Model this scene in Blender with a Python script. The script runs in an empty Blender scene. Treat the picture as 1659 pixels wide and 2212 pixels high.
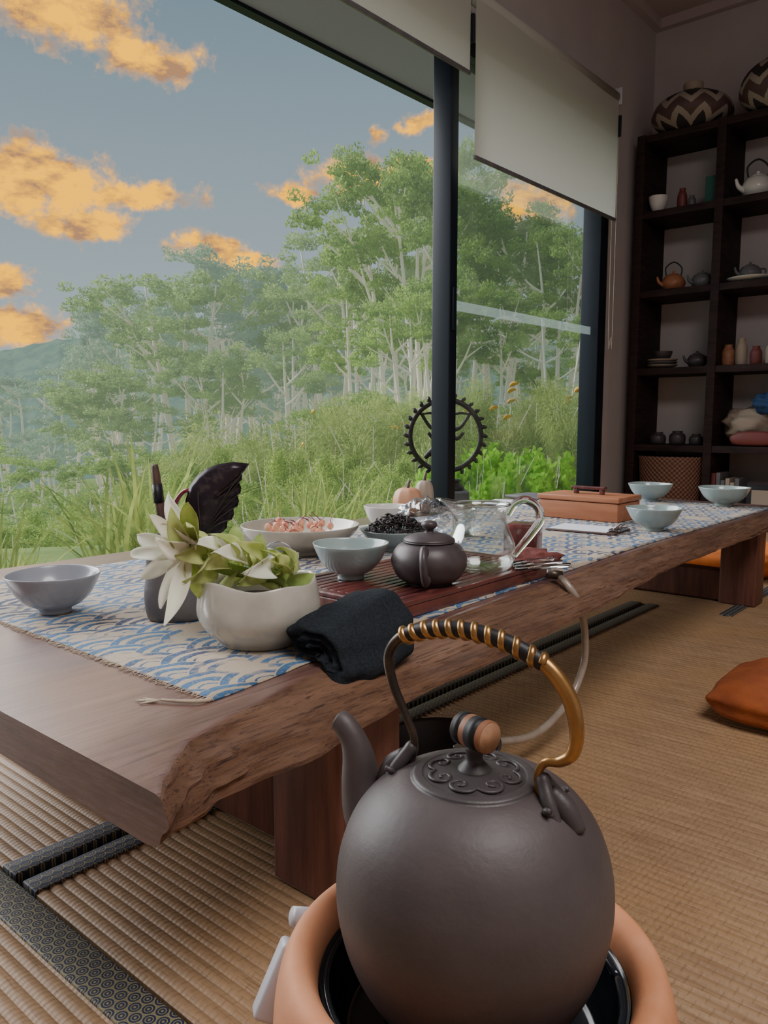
import bpy, math, random
from mathutils import Vector, Matrix, noise as mnoise
random.seed(7)
YAW=math.radians(-49.5)
CA,SA=math.cos(YAW),math.sin(YAW)
def W(x,y,z=0):
    # survey coordinates (metres right / ahead of the tripod point) -> room axes
    return (CA*x-SA*y, SA*x+CA*y, z)
col=bpy.context.scene.collection
T=.39
# ------------------------------------------------------------------ helpers
class NG:
    def __init__(s,nt): s.nt=nt
    def n(s,t): return s.nt.nodes.new(t)
    def l(s,a,b): s.nt.links.new(a,b)
    def put(s,sock,v):
        if isinstance(v,bpy.types.NodeSocket): s.l(v,sock)
        else: sock.default_value=v
    def m(s,op,a,b=None,c=None,clamp=False):
        k=s.n('ShaderNodeMath'); k.operation=op; k.use_clamp=clamp
        s.put(k.inputs[0],a)
        if b is not None: s.put(k.inputs[1],b)
        if c is not None: s.put(k.inputs[2],c)
        return k.outputs[0]
    def mix(s,f,a,b):
        k=s.n('ShaderNodeMix'); k.data_type='RGBA'
        s.put(k.inputs[0],f); s.put(k.inputs[6],a if not isinstance(a,tuple) else (*a[:3],1)); s.put(k.inputs[7],b if not isinstance(b,tuple) else (*b[:3],1))
        return k.outputs[2]
    def obj(s):
        return s.n('ShaderNodeTexCoord').outputs['Object']
    def noise(s,vec,scale,detail=4,rough=.55,stretch=None):
        if stretch:
            mp=s.n('ShaderNodeMapping'); s.l(vec,mp.inputs[0]); mp.inputs['Scale'].default_value=stretch; vec=mp.outputs[0]
        k=s.n('ShaderNodeTexNoise'); s.l(vec,k.inputs['Vector']); k.inputs['Scale'].default_value=scale
        k.inputs['Detail'].default_value=detail; k.inputs['Roughness'].default_value=rough
        return k.outputs[0]
    def ramp(s,f,a,b):
        k=s.n('ShaderNodeMapRange'); s.put(k.inputs[0],f); k.inputs[1].default_value=a; k.inputs[2].default_value=b
        return k.outputs[0]
    def bump(s,h,st,dist=.01):
        k=s.n('ShaderNodeBump'); s.l(h,k.inputs['Height']); k.inputs['Strength'].default_value=st; k.inputs['Distance'].default_value=dist
        return k.outputs[0]
def newmat(name):
    m=bpy.data.materials.new(name); m.use_nodes=True
    g=NG(m.node_tree); b=m.node_tree.nodes['Principled BSDF']
    return m,g,b
def mat(name,c1,c2=None,scale=8,rough=.5,metal=0,bump=0,bscale=60,stretch=None,spec=.5,trans=0,coat=0,lo=.35,hi=.65,bd=.01):
    m,g,b=newmat(name)
    o=g.obj()
    if c2:
        f=g.ramp(g.noise(o,scale,5,.6,stretch),lo,hi)
        g.l(g.mix(f,c1,c2),b.inputs['Base Color'])
    else: b.inputs['Base Color'].default_value=(*c1,1)
    b.inputs['Roughness'].default_value=rough; b.inputs['Metallic'].default_value=metal
    b.inputs['Specular IOR Level'].default_value=spec
    b.inputs['Transmission Weight'].default_value=trans
    b.inputs['Coat Weight'].default_value=coat
    if bump: g.l(g.bump(g.noise(o,bscale,4,.6,stretch),bump,bd),b.inputs['Normal'])
    return m
def mesh(name,verts,faces,mt,parent=None,loc=(0,0,0),rot=0,smooth=True,scale=None):
    me=bpy.data.meshes.new(name); me.from_pydata([tuple(v) for v in verts],[],faces); me.update()
    if smooth:
        me.polygons.foreach_set('use_smooth',[True]*len(me.polygons))
    if mt: me.materials.append(mt)
    o=bpy.data.objects.new(name,me); col.objects.link(o)
    o.location=loc; o.rotation_euler=(0,0,rot) if not isinstance(rot,tuple) else rot
    if scale: o.scale=scale
    if parent: o.parent=parent
    return o
def empty(name,loc,rot=0,label=None,cat=None,group=None):
    o=bpy.data.objects.new(name,None); o.empty_display_size=.02; col.objects.link(o)
    o.location=loc; o.rotation_euler=(0,0,rot) if not isinstance(rot,tuple) else rot
    if label: tag(o,label,cat,group)
    return o
def tag(o,label,cat,group=None):
    o['label']=label; o['category']=cat
    if group: o['group']=group
    return o
def struct(o): o['kind']='structure'; return o
class MB:
    def __init__(s): s.v=[]; s.f=[]
    def add(s,vf,M=None):
        v,f=vf; k=len(s.v)
        s.v+= [tuple(M@Vector(p)) for p in v] if M else [tuple(p) for p in v]
        s.f+=[tuple(i+k for i in q) for q in f]; return s
def lathe(prof,seg=48,mod=None):
    v=[];f=[]
    for r,z in prof:
        for i in range(seg):
            a=2*math.pi*i/seg; rr,zz=max(r,1e-5),z
            if mod: rr,zz=mod(rr,zz,a)
            v.append((rr*math.cos(a),rr*math.sin(a),zz))
    for j in range(len(prof)-1):
        for i in range(seg):
            k=(i+1)%seg
            f.append((j*seg+i,j*seg+k,(j+1)*seg+k,(j+1)*seg+i))
    return v,f
def smoothprof(p,sub=4):
    out=[]
    n=len(p)
    for i in range(n-1):
        p0=p[max(i-1,0)];p1=p[i];p2=p[i+1];p3=p[min(i+2,n-1)]
        for k in range(sub):
            t=k/sub
            out.append(tuple(.5*((2*p1[d])+(-p0[d]+p2[d])*t+(2*p0[d]-5*p1[d]+4*p2[d]-p3[d])*t*t+(-p0[d]+3*p1[d]-3*p2[d]+p3[d])*t**3) for d in range(len(p1))))
    out.append(tuple(p[-1])); return out
def sweep(pts,rad,seg=12,sub=6,flat=1.0,closed=False):
    if not isinstance(rad,(list,tuple)): rad=[rad]*len(pts)
    P=[(*p,r) for p,r in zip(pts,rad)]
    if closed: P=P+[P[0]]
    if sub>1: P=smoothprof(P,sub)
    v=[];f=[]; up=None
    n=len(P)
    for i in range(n):
        a=Vector(P[max(i-1,0)][:3]);b=Vector(P[min(i+1,n-1)][:3]); t=(b-a)
        if t.length<1e-9: t=Vector((0,0,1))
        t.normalize()
        if up is None:
            up=Vector((0,0,1)) if abs(t.z)<.9 else Vector((1,0,0))
        u=(up-t*up.dot(t)); 
        if u.length<1e-6: u=t.orthogonal()
        u.normalize(); up=u; w=t.cross(u)
        for k in range(seg):
            an=2*math.pi*k/seg
            q=Vector(P[i][:3])+u*math.cos(an)*P[i][3]*flat+w*math.sin(an)*P[i][3]
            v.append(tuple(q))
    for j in range(n-1):
        for i in range(seg):
            k=(i+1)%seg; f.append((j*seg+i,j*seg+k,(j+1)*seg+k,(j+1)*seg+i))
    f.append(tuple(range(seg))[::-1]); f.append(tuple((n-1)*seg+i for i in range(seg)))
    return v,f
def boxvf(a,b):
    x0,y0,z0=a;x1,y1,z1=b
    v=[(x0,y0,z0),(x1,y0,z0),(x1,y1,z0),(x0,y1,z0),(x0,y0,z1),(x1,y0,z1),(x1,y1,z1),(x0,y1,z1)]
    return v,[(0,3,2,1),(4,5,6,7),(0,1,5,4),(1,2,6,5),(2,3,7,6),(3,0,4,7)]
def box(name,a,b,mt,parent=None,bev=0,loc=(0,0,0),rot=0):
    o=mesh(name,*boxvf(a,b),mt,parent,loc,rot,smooth=False)
    if bev:
        md=o.modifiers.new('b','BEVEL'); md.width=bev; md.segments=3
        o.data.polygons.foreach_set('use_smooth',[True]*6)
    return o
def blob(name,rx,ry,rz,mt,amp=.1,ns=3,parent=None,loc=(0,0,0),rot=0,seg=32,power=1):
    v=[];f=[];rings=seg//2
    for j in range(rings+1):
        th=math.pi*j/rings
        for i in range(seg):
            a=2*math.pi*i/seg
            sgn=lambda q:math.copysign(abs(q)**power,q)
            d=Vector((math.sin(th)*math.cos(a),math.sin(th)*math.sin(a),math.cos(th)))
            s=1+amp*mnoise.noise(d*ns+Vector((rx*50,ry*31,5)))
            cx,cy=sgn(math.cos(a)),sgn(math.sin(a)); st=abs(math.sin(th))**(power if power<1 else 1)
            v.append((rx*st*cx*s,ry*st*cy*s,rz*math.copysign(abs(math.cos(th))**1,math.cos(th))*s))
    for j in range(rings):
        for i in range(seg):
            k=(i+1)%seg; f.append((j*seg+i,(j+1)*seg+i,(j+1)*seg+k,j*seg+k))
    return mesh(name,v,f,mt,parent,loc,rot)
# ------------------------------------------------------------------ materials
M={}
M['wall']=mat('wall_paint',(.47,.42,.415),(.51,.46,.445),3,.8,bump=.05,bscale=200)
M['ceil']=mat('ceiling_paint',(.48,.41,.40),None,rough=.85)
M['alu']=mat('powder_coated_aluminium',(.009,.014,.023),None,rough=.45,spec=.3)
M['soffit']=mat('soffit_board',(.34,.31,.42),None,rough=.8)
M['darkwood']=mat('dark_stained_wood',(.018,.010,.011),(.040,.022,.021),6,.65,bump=.1,bscale=30,stretch=(1,1,6),spec=.25)
def blind_mat():
    m,g,b=newmat('blind_fabric'); nt=m.node_tree
    df=g.n('ShaderNodeBsdfDiffuse'); tl=g.n('ShaderNodeBsdfTranslucent')
    c=g.mix(g.noise(g.obj(),400,2),(.55,.54,.48),(.65,.64,.57)); g.l(c,df.inputs[0]); g.l(c,tl.inputs[0])
    mx=g.n('ShaderNodeMixShader'); mx.inputs[0].default_value=.32; g.l(df.outputs[0],mx.inputs[1]); g.l(tl.outputs[0],mx.inputs[2])
    g.l(mx.outputs[0],nt.nodes['Material Output'].inputs[0]); return m
M['blind']=blind_mat()
def slab_mat(side):
    m,g,b=newmat('hardwood_slab_edge' if side else 'hardwood_slab'); o=g.obj()
    n1=g.noise(o,3.2,8,.72,(.8,9,9)); n2=g.noise(o,26,7,.75,(.3,7,14) if side else (.3,10,10)); n3=g.noise(o,3,4,.6,(.6,3,3))
    n4=g.noise(o,60,4,.7,(.2,6,6))
    f=g.ramp(n1,.35,.65)
    c=g.mix(f,(.155,.072,.040) if side else (.125,.060,.050),(.35,.185,.105) if side else (.235,.130,.105))
    c=g.mix(g.ramp(n2,.50,.64),c,(.07,.033,.022) if side else (.08,.038,.034))
    c=g.mix(g.ramp(n3,.58,.75),c,(.42,.245,.145) if side else (.28,.155,.115))
    if not side: c=g.mix(g.ramp(n4,.60,.70),c,(.05,.025,.023))
    g.l(c,b.inputs['Base Color']); b.inputs['Roughness'].default_value=.55 if side else .34
    if not side: b.inputs['Coat Weight'].default_value=1.0; b.inputs['Coat Roughness'].default_value=.28; b.inputs['Coat IOR'].default_value=1.75
    g.l(g.bump(n2,.8 if side else .15,.011 if side else .002),b.inputs['Normal'])
    return m
M['slab']=slab_mat(False); M['slabside']=slab_mat(True)
M['slabend']=mat('slab_end_grain',(.065,.035,.036),(.13,.072,.066),7,.5,bump=.3,bscale=30,stretch=(6,.7,6),coat=.3)
M['redwood']=mat('rosewood',(.055,.014,.014),(.15,.04,.034),8,.30,bump=.1,bscale=40,stretch=(1,8,1),coat=.4)
M['legwood']=mat('leg_wood',(.085,.030,.021),(.19,.074,.050),5,.5,bump=.15,bscale=25,stretch=(6,6,.7))
M['clay']=mat('kettle_clay',(.060,.048,.049),(.085,.068,.068),14,.50,bump=.16,bscale=200,bd=.0014,spec=.5)
M['claydark']=mat('kettle_clay_dark',(.045,.038,.040),(.068,.058,.060),14,.46,bump=.2,bscale=160,bd=.002)
M['brass']=mat('aged_brass',(.50,.28,.10),(.20,.12,.06),30,.33,metal=.9,lo=.45,hi=.85)
M['bronzed']=mat('blackened_brass',(.06,.05,.045),(.17,.12,.08),40,.38,metal=.7,lo=.45,hi=.8)
M['blackcord']=mat('black_binding',(.010,.010,.014),None,rough=.5)
M['copper']=mat('copper_wood',(.42,.19,.10),(.28,.12,.06),30,.5)
M['palewood']=mat('pale_end_grain',(.54,.30,.17),(.40,.21,.11),90,.6)
M['terra']=mat('terracotta',(.54,.20,.08),(.66,.30,.16),9,.72,bump=.15,bscale=150,bd=.002)
M['blackenamel']=mat('black_enamel',(.010,.014,.019),None,rough=.13)
M['celadon']=mat('celadon_glaze',(.31,.40,.40),(.36,.44,.43),10,.2,coat=.4)
M['greybowl']=mat('grey_blue_glaze',(.30,.32,.37),(.35,.37,.41),10,.25,coat=.4)
M['whiteglaze']=mat('white_crackle_glaze',(.62,.60,.52),(.46,.44,.37),9,.2,coat=.5,bump=.08,bscale=8)
M['white']=mat('white_porcelain',(.68,.66,.62),None,rough=.25,coat=.3)
M['greypot']=mat('grey_stoneware',(.11,.105,.115),(.17,.16,.165),10,.45,bump=.15,bscale=40)
M['yixing']=mat('purple_clay',(.055,.043,.048),(.078,.062,.064),30,.42)
M['tealeaf']=mat('dry_tea_leaves',(.012,.010,.010),(.03,.02,.018),60,.6)
M['pinkbud']=mat('pink_bud',(.72,.25,.15),(.80,.46,.30),40,.6)
M['towel']=mat('black_towel',(.014,.019,.025),(.028,.035,.043),200,.95,bump=.9,bscale=420,bd=.003,spec=.2)
M['maroon']=mat('maroon_cloth',(.13,.035,.032),(.21,.065,.055),30,.85,bump=.3,bscale=120)
M['boxwood']=mat('cedar_box_wood',(.34,.125,.055),(.44,.18,.09),4,.5,stretch=(8,1,8),bump=.05,bscale=20)
M['orange']=mat('rust_velvet',(.36,.09,.02),(.25,.058,.014),12,.9,bump=.5,bscale=30)
M['orangel']=mat('orange_cotton',(.80,.22,.03),(.65,.16,.03),12,.9)
M['peach']=mat('peach_ceramic',(.66,.32,.18),(.58,.36,.24),12,.5)
M['beige']=mat('beige_ceramic',(.40,.32,.25),None,rough=.6)
M['bronze']=mat('dark_bronze',(.035,.03,.03),(.06,.052,.048),30,.5,metal=.4)
M['purple']=mat('dark_purple_lacquer',(.022,.014,.022),(.07,.05,.055),60,.35,metal=.3,lo=.5,hi=.7)
M['paper']=mat('paper',(.70,.72,.78),None,rough=.8)
M['plastic']=mat('white_plastic',(.50,.50,.55),None,rough=.4)
M['steel']=mat('steel',(.35,.35,.38),None,rough=.25,metal=1)
M['darkred']=mat('dark_red_lacquer',(.20,.016,.03),None,rough=.3,coat=.3)
M['darkbrown']=mat('dark_brown_wood',(.06,.036,.03),(.11,.06,.05),30,.5)
M['rope']=mat('fringe_thread',(.55,.45,.34),(.45,.36,.27),100,.9)
M['blue']=mat('blue_cloth',(.02,.06,.16),None,rough=.8)
M['green']=mat('green_card',(.03,.12,.10),None,rough=.7)
M['redbox']=mat('red_lacquer',(.19,.045,.04),None,rough=.5)
M['hose']=mat('clouded_vinyl_hose',(.50,.43,.36),(.38,.31,.25),20,.22,coat=.6,trans=.25)
M['soil']=mat('dark_soil',(.03,.025,.02),None,rough=.9)
def glass_mat(name,tint=(.92,.95,.95),rough=0.02,g_amt=None):
    m,g,b=newmat(name); nt=m.node_tree
    tr=g.n('ShaderNodeBsdfTransparent'); tr.inputs[0].default_value=(*tint,1)
    gl=g.n('ShaderNodeBsdfGlossy'); gl.inputs['Roughness'].default_value=rough; gl.inputs[0].default_value=(1,1,1,1)
    fr=g.n('ShaderNodeLayerWeight'); fr.inputs[0].default_value=.3
    mx=g.n('ShaderNodeMixShader')
    f=g.m('MULTIPLY',fr.outputs['Facing'],.8) if g_amt is None else g.m('MULTIPLY',fr.outputs['Fresnel'],g_amt)
    g.l(f,mx.inputs[0]); g.l(tr.outputs[0],mx.inputs[1]); g.l(gl.outputs[0],mx.inputs[2])
    g.l(mx.outputs[0],nt.nodes['Material Output'].inputs[0]); return m
M['vessel']=glass_mat('blown_glass',(.93,.95,.94))
M['solidglass']=mat('solid_glass',(.95,.97,.97),None,rough=.02,trans=1)
M['pane']=glass_mat('window_glass',(.96,.98,.98),g_amt=.3)
def frost_mat():
    m,g,b=newmat('frosted_film'); nt=m.node_tree
    tr=g.n('ShaderNodeBsdfTransparent'); df=g.n('ShaderNodeBsdfTranslucent'); df.inputs[0].default_value=(.34,.40,.39,1)
    mx=g.n('ShaderNodeMixShader'); mx.inputs[0].default_value=.2
    g.l(tr.outputs[0],mx.inputs[1]); g.l(df.outputs[0],mx.inputs[2]); g.l(mx.outputs[0],nt.nodes['Material Output'].inputs[0]); return m
M['frost']=frost_mat()
def lattice(g,u,v,R,j,h,rowf,k0):
    dv=g.m('MULTIPLY',g.m('ADD',rowf,float(j)),h)
    par=g.m('MODULO',g.m('ADD',g.m('SUBTRACT',k0,float(j)),1000.),2.)
    uu=g.m('ADD',g.m('ADD',u,g.m('MULTIPLY',par,R)),40*R)
    du=g.m('SUBTRACT',g.m('MODULO',uu,2*R),R)
    return g.m('SQRT',g.m('ADD',g.m('MULTIPLY',du,du),g.m('MULTIPLY',dv,dv)))
def runner_mat():
    m,g,b=newmat('wave_print_linen'); o=g.obj(); sp=g.n('ShaderNodeSeparateXYZ'); g.l(o,sp.inputs[0])
    wob=g.m('MULTIPLY',g.m('SUBTRACT',g.noise(o,14,3),.5),.026)
    u=g.m('ADD',sp.outputs[0],wob); v=g.m('ADD',sp.outputs[1],wob); R=.074; h=R*.5
    vr=g.m('DIVIDE',v,h); k0=g.m('FLOOR',vr); rf=g.m('FRACT',vr)
    d0=lattice(g,u,v,R,0,h,rf,k0); d1=lattice(g,u,v,R,1,h,rf,k0)
    inside=g.m('LESS_THAN',d1,R)
    d=g.m('ADD',g.m('MULTIPLY',d1,inside),g.m('MULTIPLY',d0,g.m('SUBTRACT',1.,inside)))
    band=g.m('FRACT',g.m('MULTIPLY',g.m('DIVIDE',d,R),3.0))
    wth=g.m('MULTIPLY_ADD',g.noise(o,26,3),.6,.07)
    arc=g.m('MULTIPLY',g.m('GREATER_THAN',band,wth),g.m('LESS_THAN',band,.90))
    arc=g.m('MULTIPLY',arc,g.m('GREATER_THAN',d,R*.25))
    worn=g.ramp(g.noise(o,140,5,.8),.35,.48)
    arc=g.m('MULTIPLY',arc,g.m('MULTIPLY_ADD',worn,.6,.38))
    patch=g.ramp(g.noise(o,10,3,.6),.38,.46)
    arc=g.m('MULTIPLY',arc,patch)
    blue=g.mix(g.ramp(g.noise(o,5,3),.42,.54),(.010,.030,.10),(.045,.15,.31))
    cloth=g.mix(g.noise(o,300,2),(.40,.33,.25),(.53,.45,.345))
    g.l(g.mix(arc,cloth,blue),b.inputs['Base Color']); b.inputs['Roughness'].default_value=.75; b.inputs['Specular IOR Level'].default_value=.3
    b.inputs['Sheen Weight'].default_value=.12; b.inputs['Sheen Roughness'].default_value=.4
    g.l(g.bump(g.noise(o,450,2),.5,.002),b.inputs['Normal']); return m
M['runner']=runner_mat()
def border_mat():
    m,g,b=newmat('hexagon_brocade'); o=g.obj(); sp=g.n('ShaderNodeSeparateXYZ'); g.l(o,sp.inputs[0])
    R=.0098; h=R*1.7
    vr=g.m('DIVIDE',sp.outputs[1],h); k0=g.m('FLOOR',vr); rf=g.m('FRACT',vr)
    d0=lattice(g,sp.outputs[0],None,R,0,h,rf,k0); 
    dv=g.m('MULTIPLY',g.m('SUBTRACT',rf,1.),h)
    par=g.m('MODULO',g.m('ADD',k0,1001.),2.)
    du=g.m('SUBTRACT',g.m('MODULO',g.m('ADD',g.m('ADD',sp.outputs[0],g.m('MULTIPLY',par,R)),260*R),2*R),R)
    d1=g.m('SQRT',g.m('ADD',g.m('MULTIPLY',du,du),g.m('MULTIPLY',dv,dv)))
    d=g.m('DIVIDE',g.m('MINIMUM',d0,d1),R)
    ring=g.m('MULTIPLY',g.m('GREATER_THAN',d,.88),g.m('LESS_THAN',d,1.1))
    ring2=g.m('MULTIPLY',g.m('GREATER_THAN',d,.46),g.m('LESS_THAN',d,.60))
    dot=g.m('LESS_THAN',d,.2)
    f=g.m('MAXIMUM',g.m('MAXIMUM',ring,ring2),dot)
    c=g.mix(f,(.012,.020,.060),(.25,.22,.11))
    g.l(c,b.inputs['Base Color']); b.inputs['Roughness'].default_value=.6; return m
M['border']=border_mat()
def tatami_mat():
    m,g,b=newmat('woven_rush'); o=g.obj()
    n=g.noise(o,40,4,.7,(1,.12,1)); n2=g.noise(o,3,3); n3=g.noise(o,260,2,.6,(1,.05,1))
    sp=g.n('ShaderNodeSeparateXYZ'); g.l(o,sp.inputs[0])
    w=g.m('MULTIPLY',g.m('SINE',g.m('MULTIPLY',sp.outputs[1],620.)),.5)
    rid=g.m('FLOOR',g.m('MULTIPLY',sp.outputs[0],1/.0205))
    cr=g.m('FRACT',g.m('ADD',g.m('MULTIPLY',sp.outputs[1],42.),g.m('MULTIPLY',g.m('MODULO',g.m('ADD',rid,1000.),2.),.5)))
    crm=g.m('LESS_THAN',cr,.10)
    c=g.mix(g.ramp(n,.3,.7),(.28,.170,.092),(.41,.27,.152))
    c=g.mix(g.ramp(n2,.4,.7),c,(.38,.23,.11))
    c=g.mix(g.ramp(n3,.55,.75),c,(.21,.125,.062))
    c=g.mix(g.m('MULTIPLY',crm,.32),c,(.15,.085,.04))
    g.l(c,b.inputs['Base Color']); b.inputs['Roughness'].default_value=.55
    g.l(g.bump(g.m('ADD',w,g.noise(o,150,3)),.3,.001),b.inputs['Normal']); return m
M['tatami']=tatami_mat()
def zig_mat():
    m,g,b=newmat('zigzag_glaze'); o=g.obj(); sp=g.n('ShaderNodeSeparateXYZ'); g.l(o,sp.inputs[0])
    a=g.m('ARCTAN2',sp.outputs[1],sp.outputs[0])
    tri=g.m('PINGPONG',g.m('MULTIPLY',a,5/math.pi*1.),.5)
    z=g.m('ADD',g.m('MULTIPLY',sp.outputs[2],8.5),g.m('MULTIPLY',tri,1.2))
    z=g.m('ADD',z,g.m('MULTIPLY',g.noise(o,40,2),.12))
    f=g.m('GREATER_THAN',g.m('FRACT',z),.6)
    big=g.m('GREATER_THAN',g.m('FRACT',g.m('MULTIPLY',z,.5)),.5)
    c=g.mix(f,(.03,.026,.03),(.34,.29,.24)); c=g.mix(g.m('MULTIPLY',big,g.m('SUBTRACT',1.,f)),c,(.10,.058,.056))
    g.l(c,b.inputs['Base Color']); b.inputs['Roughness'].default_value=.6; return m
M['zig']=zig_mat()
def wicker_mat():
    m,g,b=newmat('wicker'); o=g.obj(); sp=g.n('ShaderNodeSeparateXYZ'); g.l(o,sp.inputs[0])
    a=g.m('ARCTAN2',sp.outputs[1],sp.outputs[0])
    w=g.m('MULTIPLY',g.m('SINE',g.m('MULTIPLY',a,40.)),g.m('SINE',g.m('MULTIPLY',sp.outputs[2],180.)))
    c=g.mix(g.ramp(w,-.6,.6),(.13,.06,.04),(.32,.16,.11))
    g.l(c,b.inputs['Base Color']); b.inputs['Roughness'].default_value=.7
    g.l(g.bump(w,.6,.01),b.inputs['Normal']); return m
M['wicker']=wicker_mat()
def leaf_mat(name,c1,c2,painted_haze=0.0,hz=(.46,.55,.47),tr=.45,ns=9,em_k=.46,lo=.35,hi=.65):
    m,g,b=newmat(name); nt=m.node_tree; o=g.n('ShaderNodeTexCoord').outputs['Object']
    oi=g.n('ShaderNodeObjectInfo')
    geo=g.n('ShaderNodeNewGeometry')
    f=g.ramp(g.noise(o,ns,3),lo,hi)
    c=g.mix(f,c1,c2)
    c=g.mix(g.m('MULTIPLY',oi.outputs['Random'],.4),c,(c1[0]*1.1,c1[1]*.9,c1[2]*.9))
    c=g.mix(g.m('MULTIPLY',geo.outputs['Random Per Island'],.4),c,(c2[0]*1.35,c2[1]*1.2,c2[2]*.9))
    c=g.mix(painted_haze*.4,c,hz)  # distance haze mixed straight into the leaf colour
    df=g.n('ShaderNodeBsdfDiffuse'); tl=g.n('ShaderNodeBsdfTranslucent'); g.l(c,df.inputs[0]); g.l(c,tl.inputs[0])
    mx=g.n('ShaderNodeMixShader'); mx.inputs[0].default_value=tr; g.l(df.outputs[0],mx.inputs[1]); g.l(tl.outputs[0],mx.inputs[2])
    out=mx.outputs[0]
    if painted_haze>0:
        em=g.n('ShaderNodeEmission'); em.inputs[0].default_value=(*hz,1); em.inputs[1].default_value=painted_haze*em_k  # surface glows slightly to imitate airlight in front of it
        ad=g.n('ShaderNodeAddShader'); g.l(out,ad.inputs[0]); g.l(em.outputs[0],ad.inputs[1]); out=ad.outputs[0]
    g.l(out,nt.nodes['Material Output'].inputs[0]); return m
M['leaf_vfar']=leaf_mat('eucalyptus_leaves_misty',(.10,.18,.07),(.24,.34,.12),.56,(.42,.52,.50))  # farther trees get more painted airlight: paler tint and stronger glow
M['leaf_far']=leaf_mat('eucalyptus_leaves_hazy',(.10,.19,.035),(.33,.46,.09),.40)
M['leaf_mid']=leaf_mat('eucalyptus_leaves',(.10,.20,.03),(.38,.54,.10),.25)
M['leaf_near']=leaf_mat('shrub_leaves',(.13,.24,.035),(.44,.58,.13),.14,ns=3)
M['leaf_bright']=leaf_mat('bright_leaves',(.14,.42,.03),(.36,.62,.08),.06)
M['leaf_feather']=leaf_mat('feathery_leaves',(.13,.22,.05),(.46,.55,.18),.14,ns=3)
M['grass']=leaf_mat('strap_leaves',(.12,.22,.05),(.46,.54,.15),.08)
M['petalw']=leaf_mat('white_petal',(.84,.93,.84),(.95,.97,.97),.0,tr=.40,ns=30)
M['petalg']=leaf_mat('green_bract',(.38,.52,.17),(.76,.82,.46),0,tr=.42,ns=26)
M['stemg']=leaf_mat('green_stem',(.18,.32,.07),(.42,.55,.2),0,tr=.3,ns=20)
M['hill']=leaf_mat('distant_forest',(.05,.11,.06),(.15,.24,.11),.58,(.33,.43,.44),ns=.15,em_k=.42,lo=.42,hi=.58)  # ridge's airlight is painted in, as tint and glow
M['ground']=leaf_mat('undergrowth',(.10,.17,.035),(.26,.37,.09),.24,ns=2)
M['bark']=leaf_mat('pale_bark_glow',(.74,.70,.64),(.88,.85,.80),.34,(.64,.64,.60),tr=.12)  # pale bark, plus a painted glow lifting trunks shaded by the crowns
M['flower']=mat('orange_flower',(.95,.42,.03),(.9,.55,.08),10,.6)
# ------------------------------------------------------------------ room shell
SW=6.28; NW=2.6; CEIL=3.80
struct(box('floor',(-2.4,-2.8,-.12),(SW,NW+.1,-.055),M['darkwood']))
struct(box('ceiling',(-2.4,-2.8,CEIL),(SW+.1,NW+.15,CEIL+.1),M['ceil']))
struct(box('wall_east',(SW,-2.8,-.12),(SW+.12,NW+.15,CEIL),M['wall']))
struct(box('wall_south',(-2.4,-2.9,-.12),(SW,-2.8,CEIL),M['wall']))
struct(box('wall_west',(-2.5,-2.8,-.12),(-2.4,NW+.15,CEIL),M['wall']))
wn=MB(); wn.add(boxvf((-2.4,NW,2.80),(SW,NW+.15,CEIL))); wn.add(boxvf((5.47,NW,-.12),(SW,NW+.15,2.8))); wn.add(boxvf((-2.4,NW,-.12),(-.6,NW+.15,2.8)))
struct(mesh('wall_north',wn.v,wn.f,M['wall'],smooth=False))
struct(box('trim_1',(5.47,NW-.03,0),(5.57,NW,2.88),M['wall']))
struct(box('trim_2',(-2.4,NW-.06,CEIL-.07),(SW,NW,CEIL),M['ceil']))
struct(box('trim_3',(SW-.06,-2.8,CEIL-.07),(SW,NW-.06,CEIL),M['ceil']))
w=empty('window_1',(0,0,0)); struct(w)
box('mullion',(3.53,2.55,-.05),(3.60,2.67,2.76),M['alu'],w,.006)
box('frame_post',(5.35,2.56,-.05),(5.47,2.70,2.76),M['alu'],w,.006)
box('frame_post',(-.6,2.56,-.05),(-.5,2.70,2.76),M['alu'],w,.006)
box('frame_head',(-.5,2.57,2.72),(5.35,2.69,2.80),M['alu'],w,.004)
box('frame_track',(-.5,2.57,-.055),(5.35,2.69,-.01),M['alu'],w,.004)
box('glass_pane',(3.60,2.622,0),(5.35,2.628,2.72),M['pane'],w)
box('frosted_strip',(3.61,2.616,1.375),(5.35,2.6205,1.43),M['frost'],w)
box('handle',(3.545,2.535,1.25),(3.57,2.55,1.48),M['alu'],w,.004)
struct(box('trim_4',(-3,NW+.15,2.86),(7.5,3.30,2.93),M['soffit']))
struct(box('trim_5',(-3,3.30,2.84),(7.5,3.36,3.02),M['alu']))
# blinds
def blind(s0,s1,z0,lab,chain=True):
    e=empty('roller_blind',(s0,2.45,z0),label=lab,cat='blind')
    L=s1-s0; H=2.93-z0
    v=[];f=[];NX=24
    for i in range(NX+1):
        for j in range(9):
            x=L*i/NX; z=H*j/8
            v.append((x,.004*math.sin(x*7)*math.sin(z*5),z))
    for i in range(NX):
        for j in range(8):
            a=i*9+j; f.append((a,a+9,a+10,a+1))
    mesh('blind_cloth',v,f,M['blind'],e)
    box('bottom_rail',(0,-.008,-.018),(L,.008,.002),M['greypot'],e,.003)
    mesh('roller_tube',*sweep([(0,.03,H+.02),(L,.03,H+.02)],.04,16,1),M['blind'],e)
    if chain:
        c=MB(); zb=1.35-z0
        c.add(sweep([(L+.015,.0,H),(L+.017,.0,zb+.04),(L+.02,.012,zb),(L+.02,.03,zb+.04),(L+.02,.035,H)],.0022,6,3))
        mesh('bead_chain',c.v,c.f,M['beige'],e)
    box('bracket',(L+.001,-.02,H-.24),(L+.014,.03,H-.10),M['alu'],e,.004)
    box('bracket',(L+.001,-.02,H-.03),(L+.012,.09,H+.08),M['plastic'],e,.004)
    return e
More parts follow.
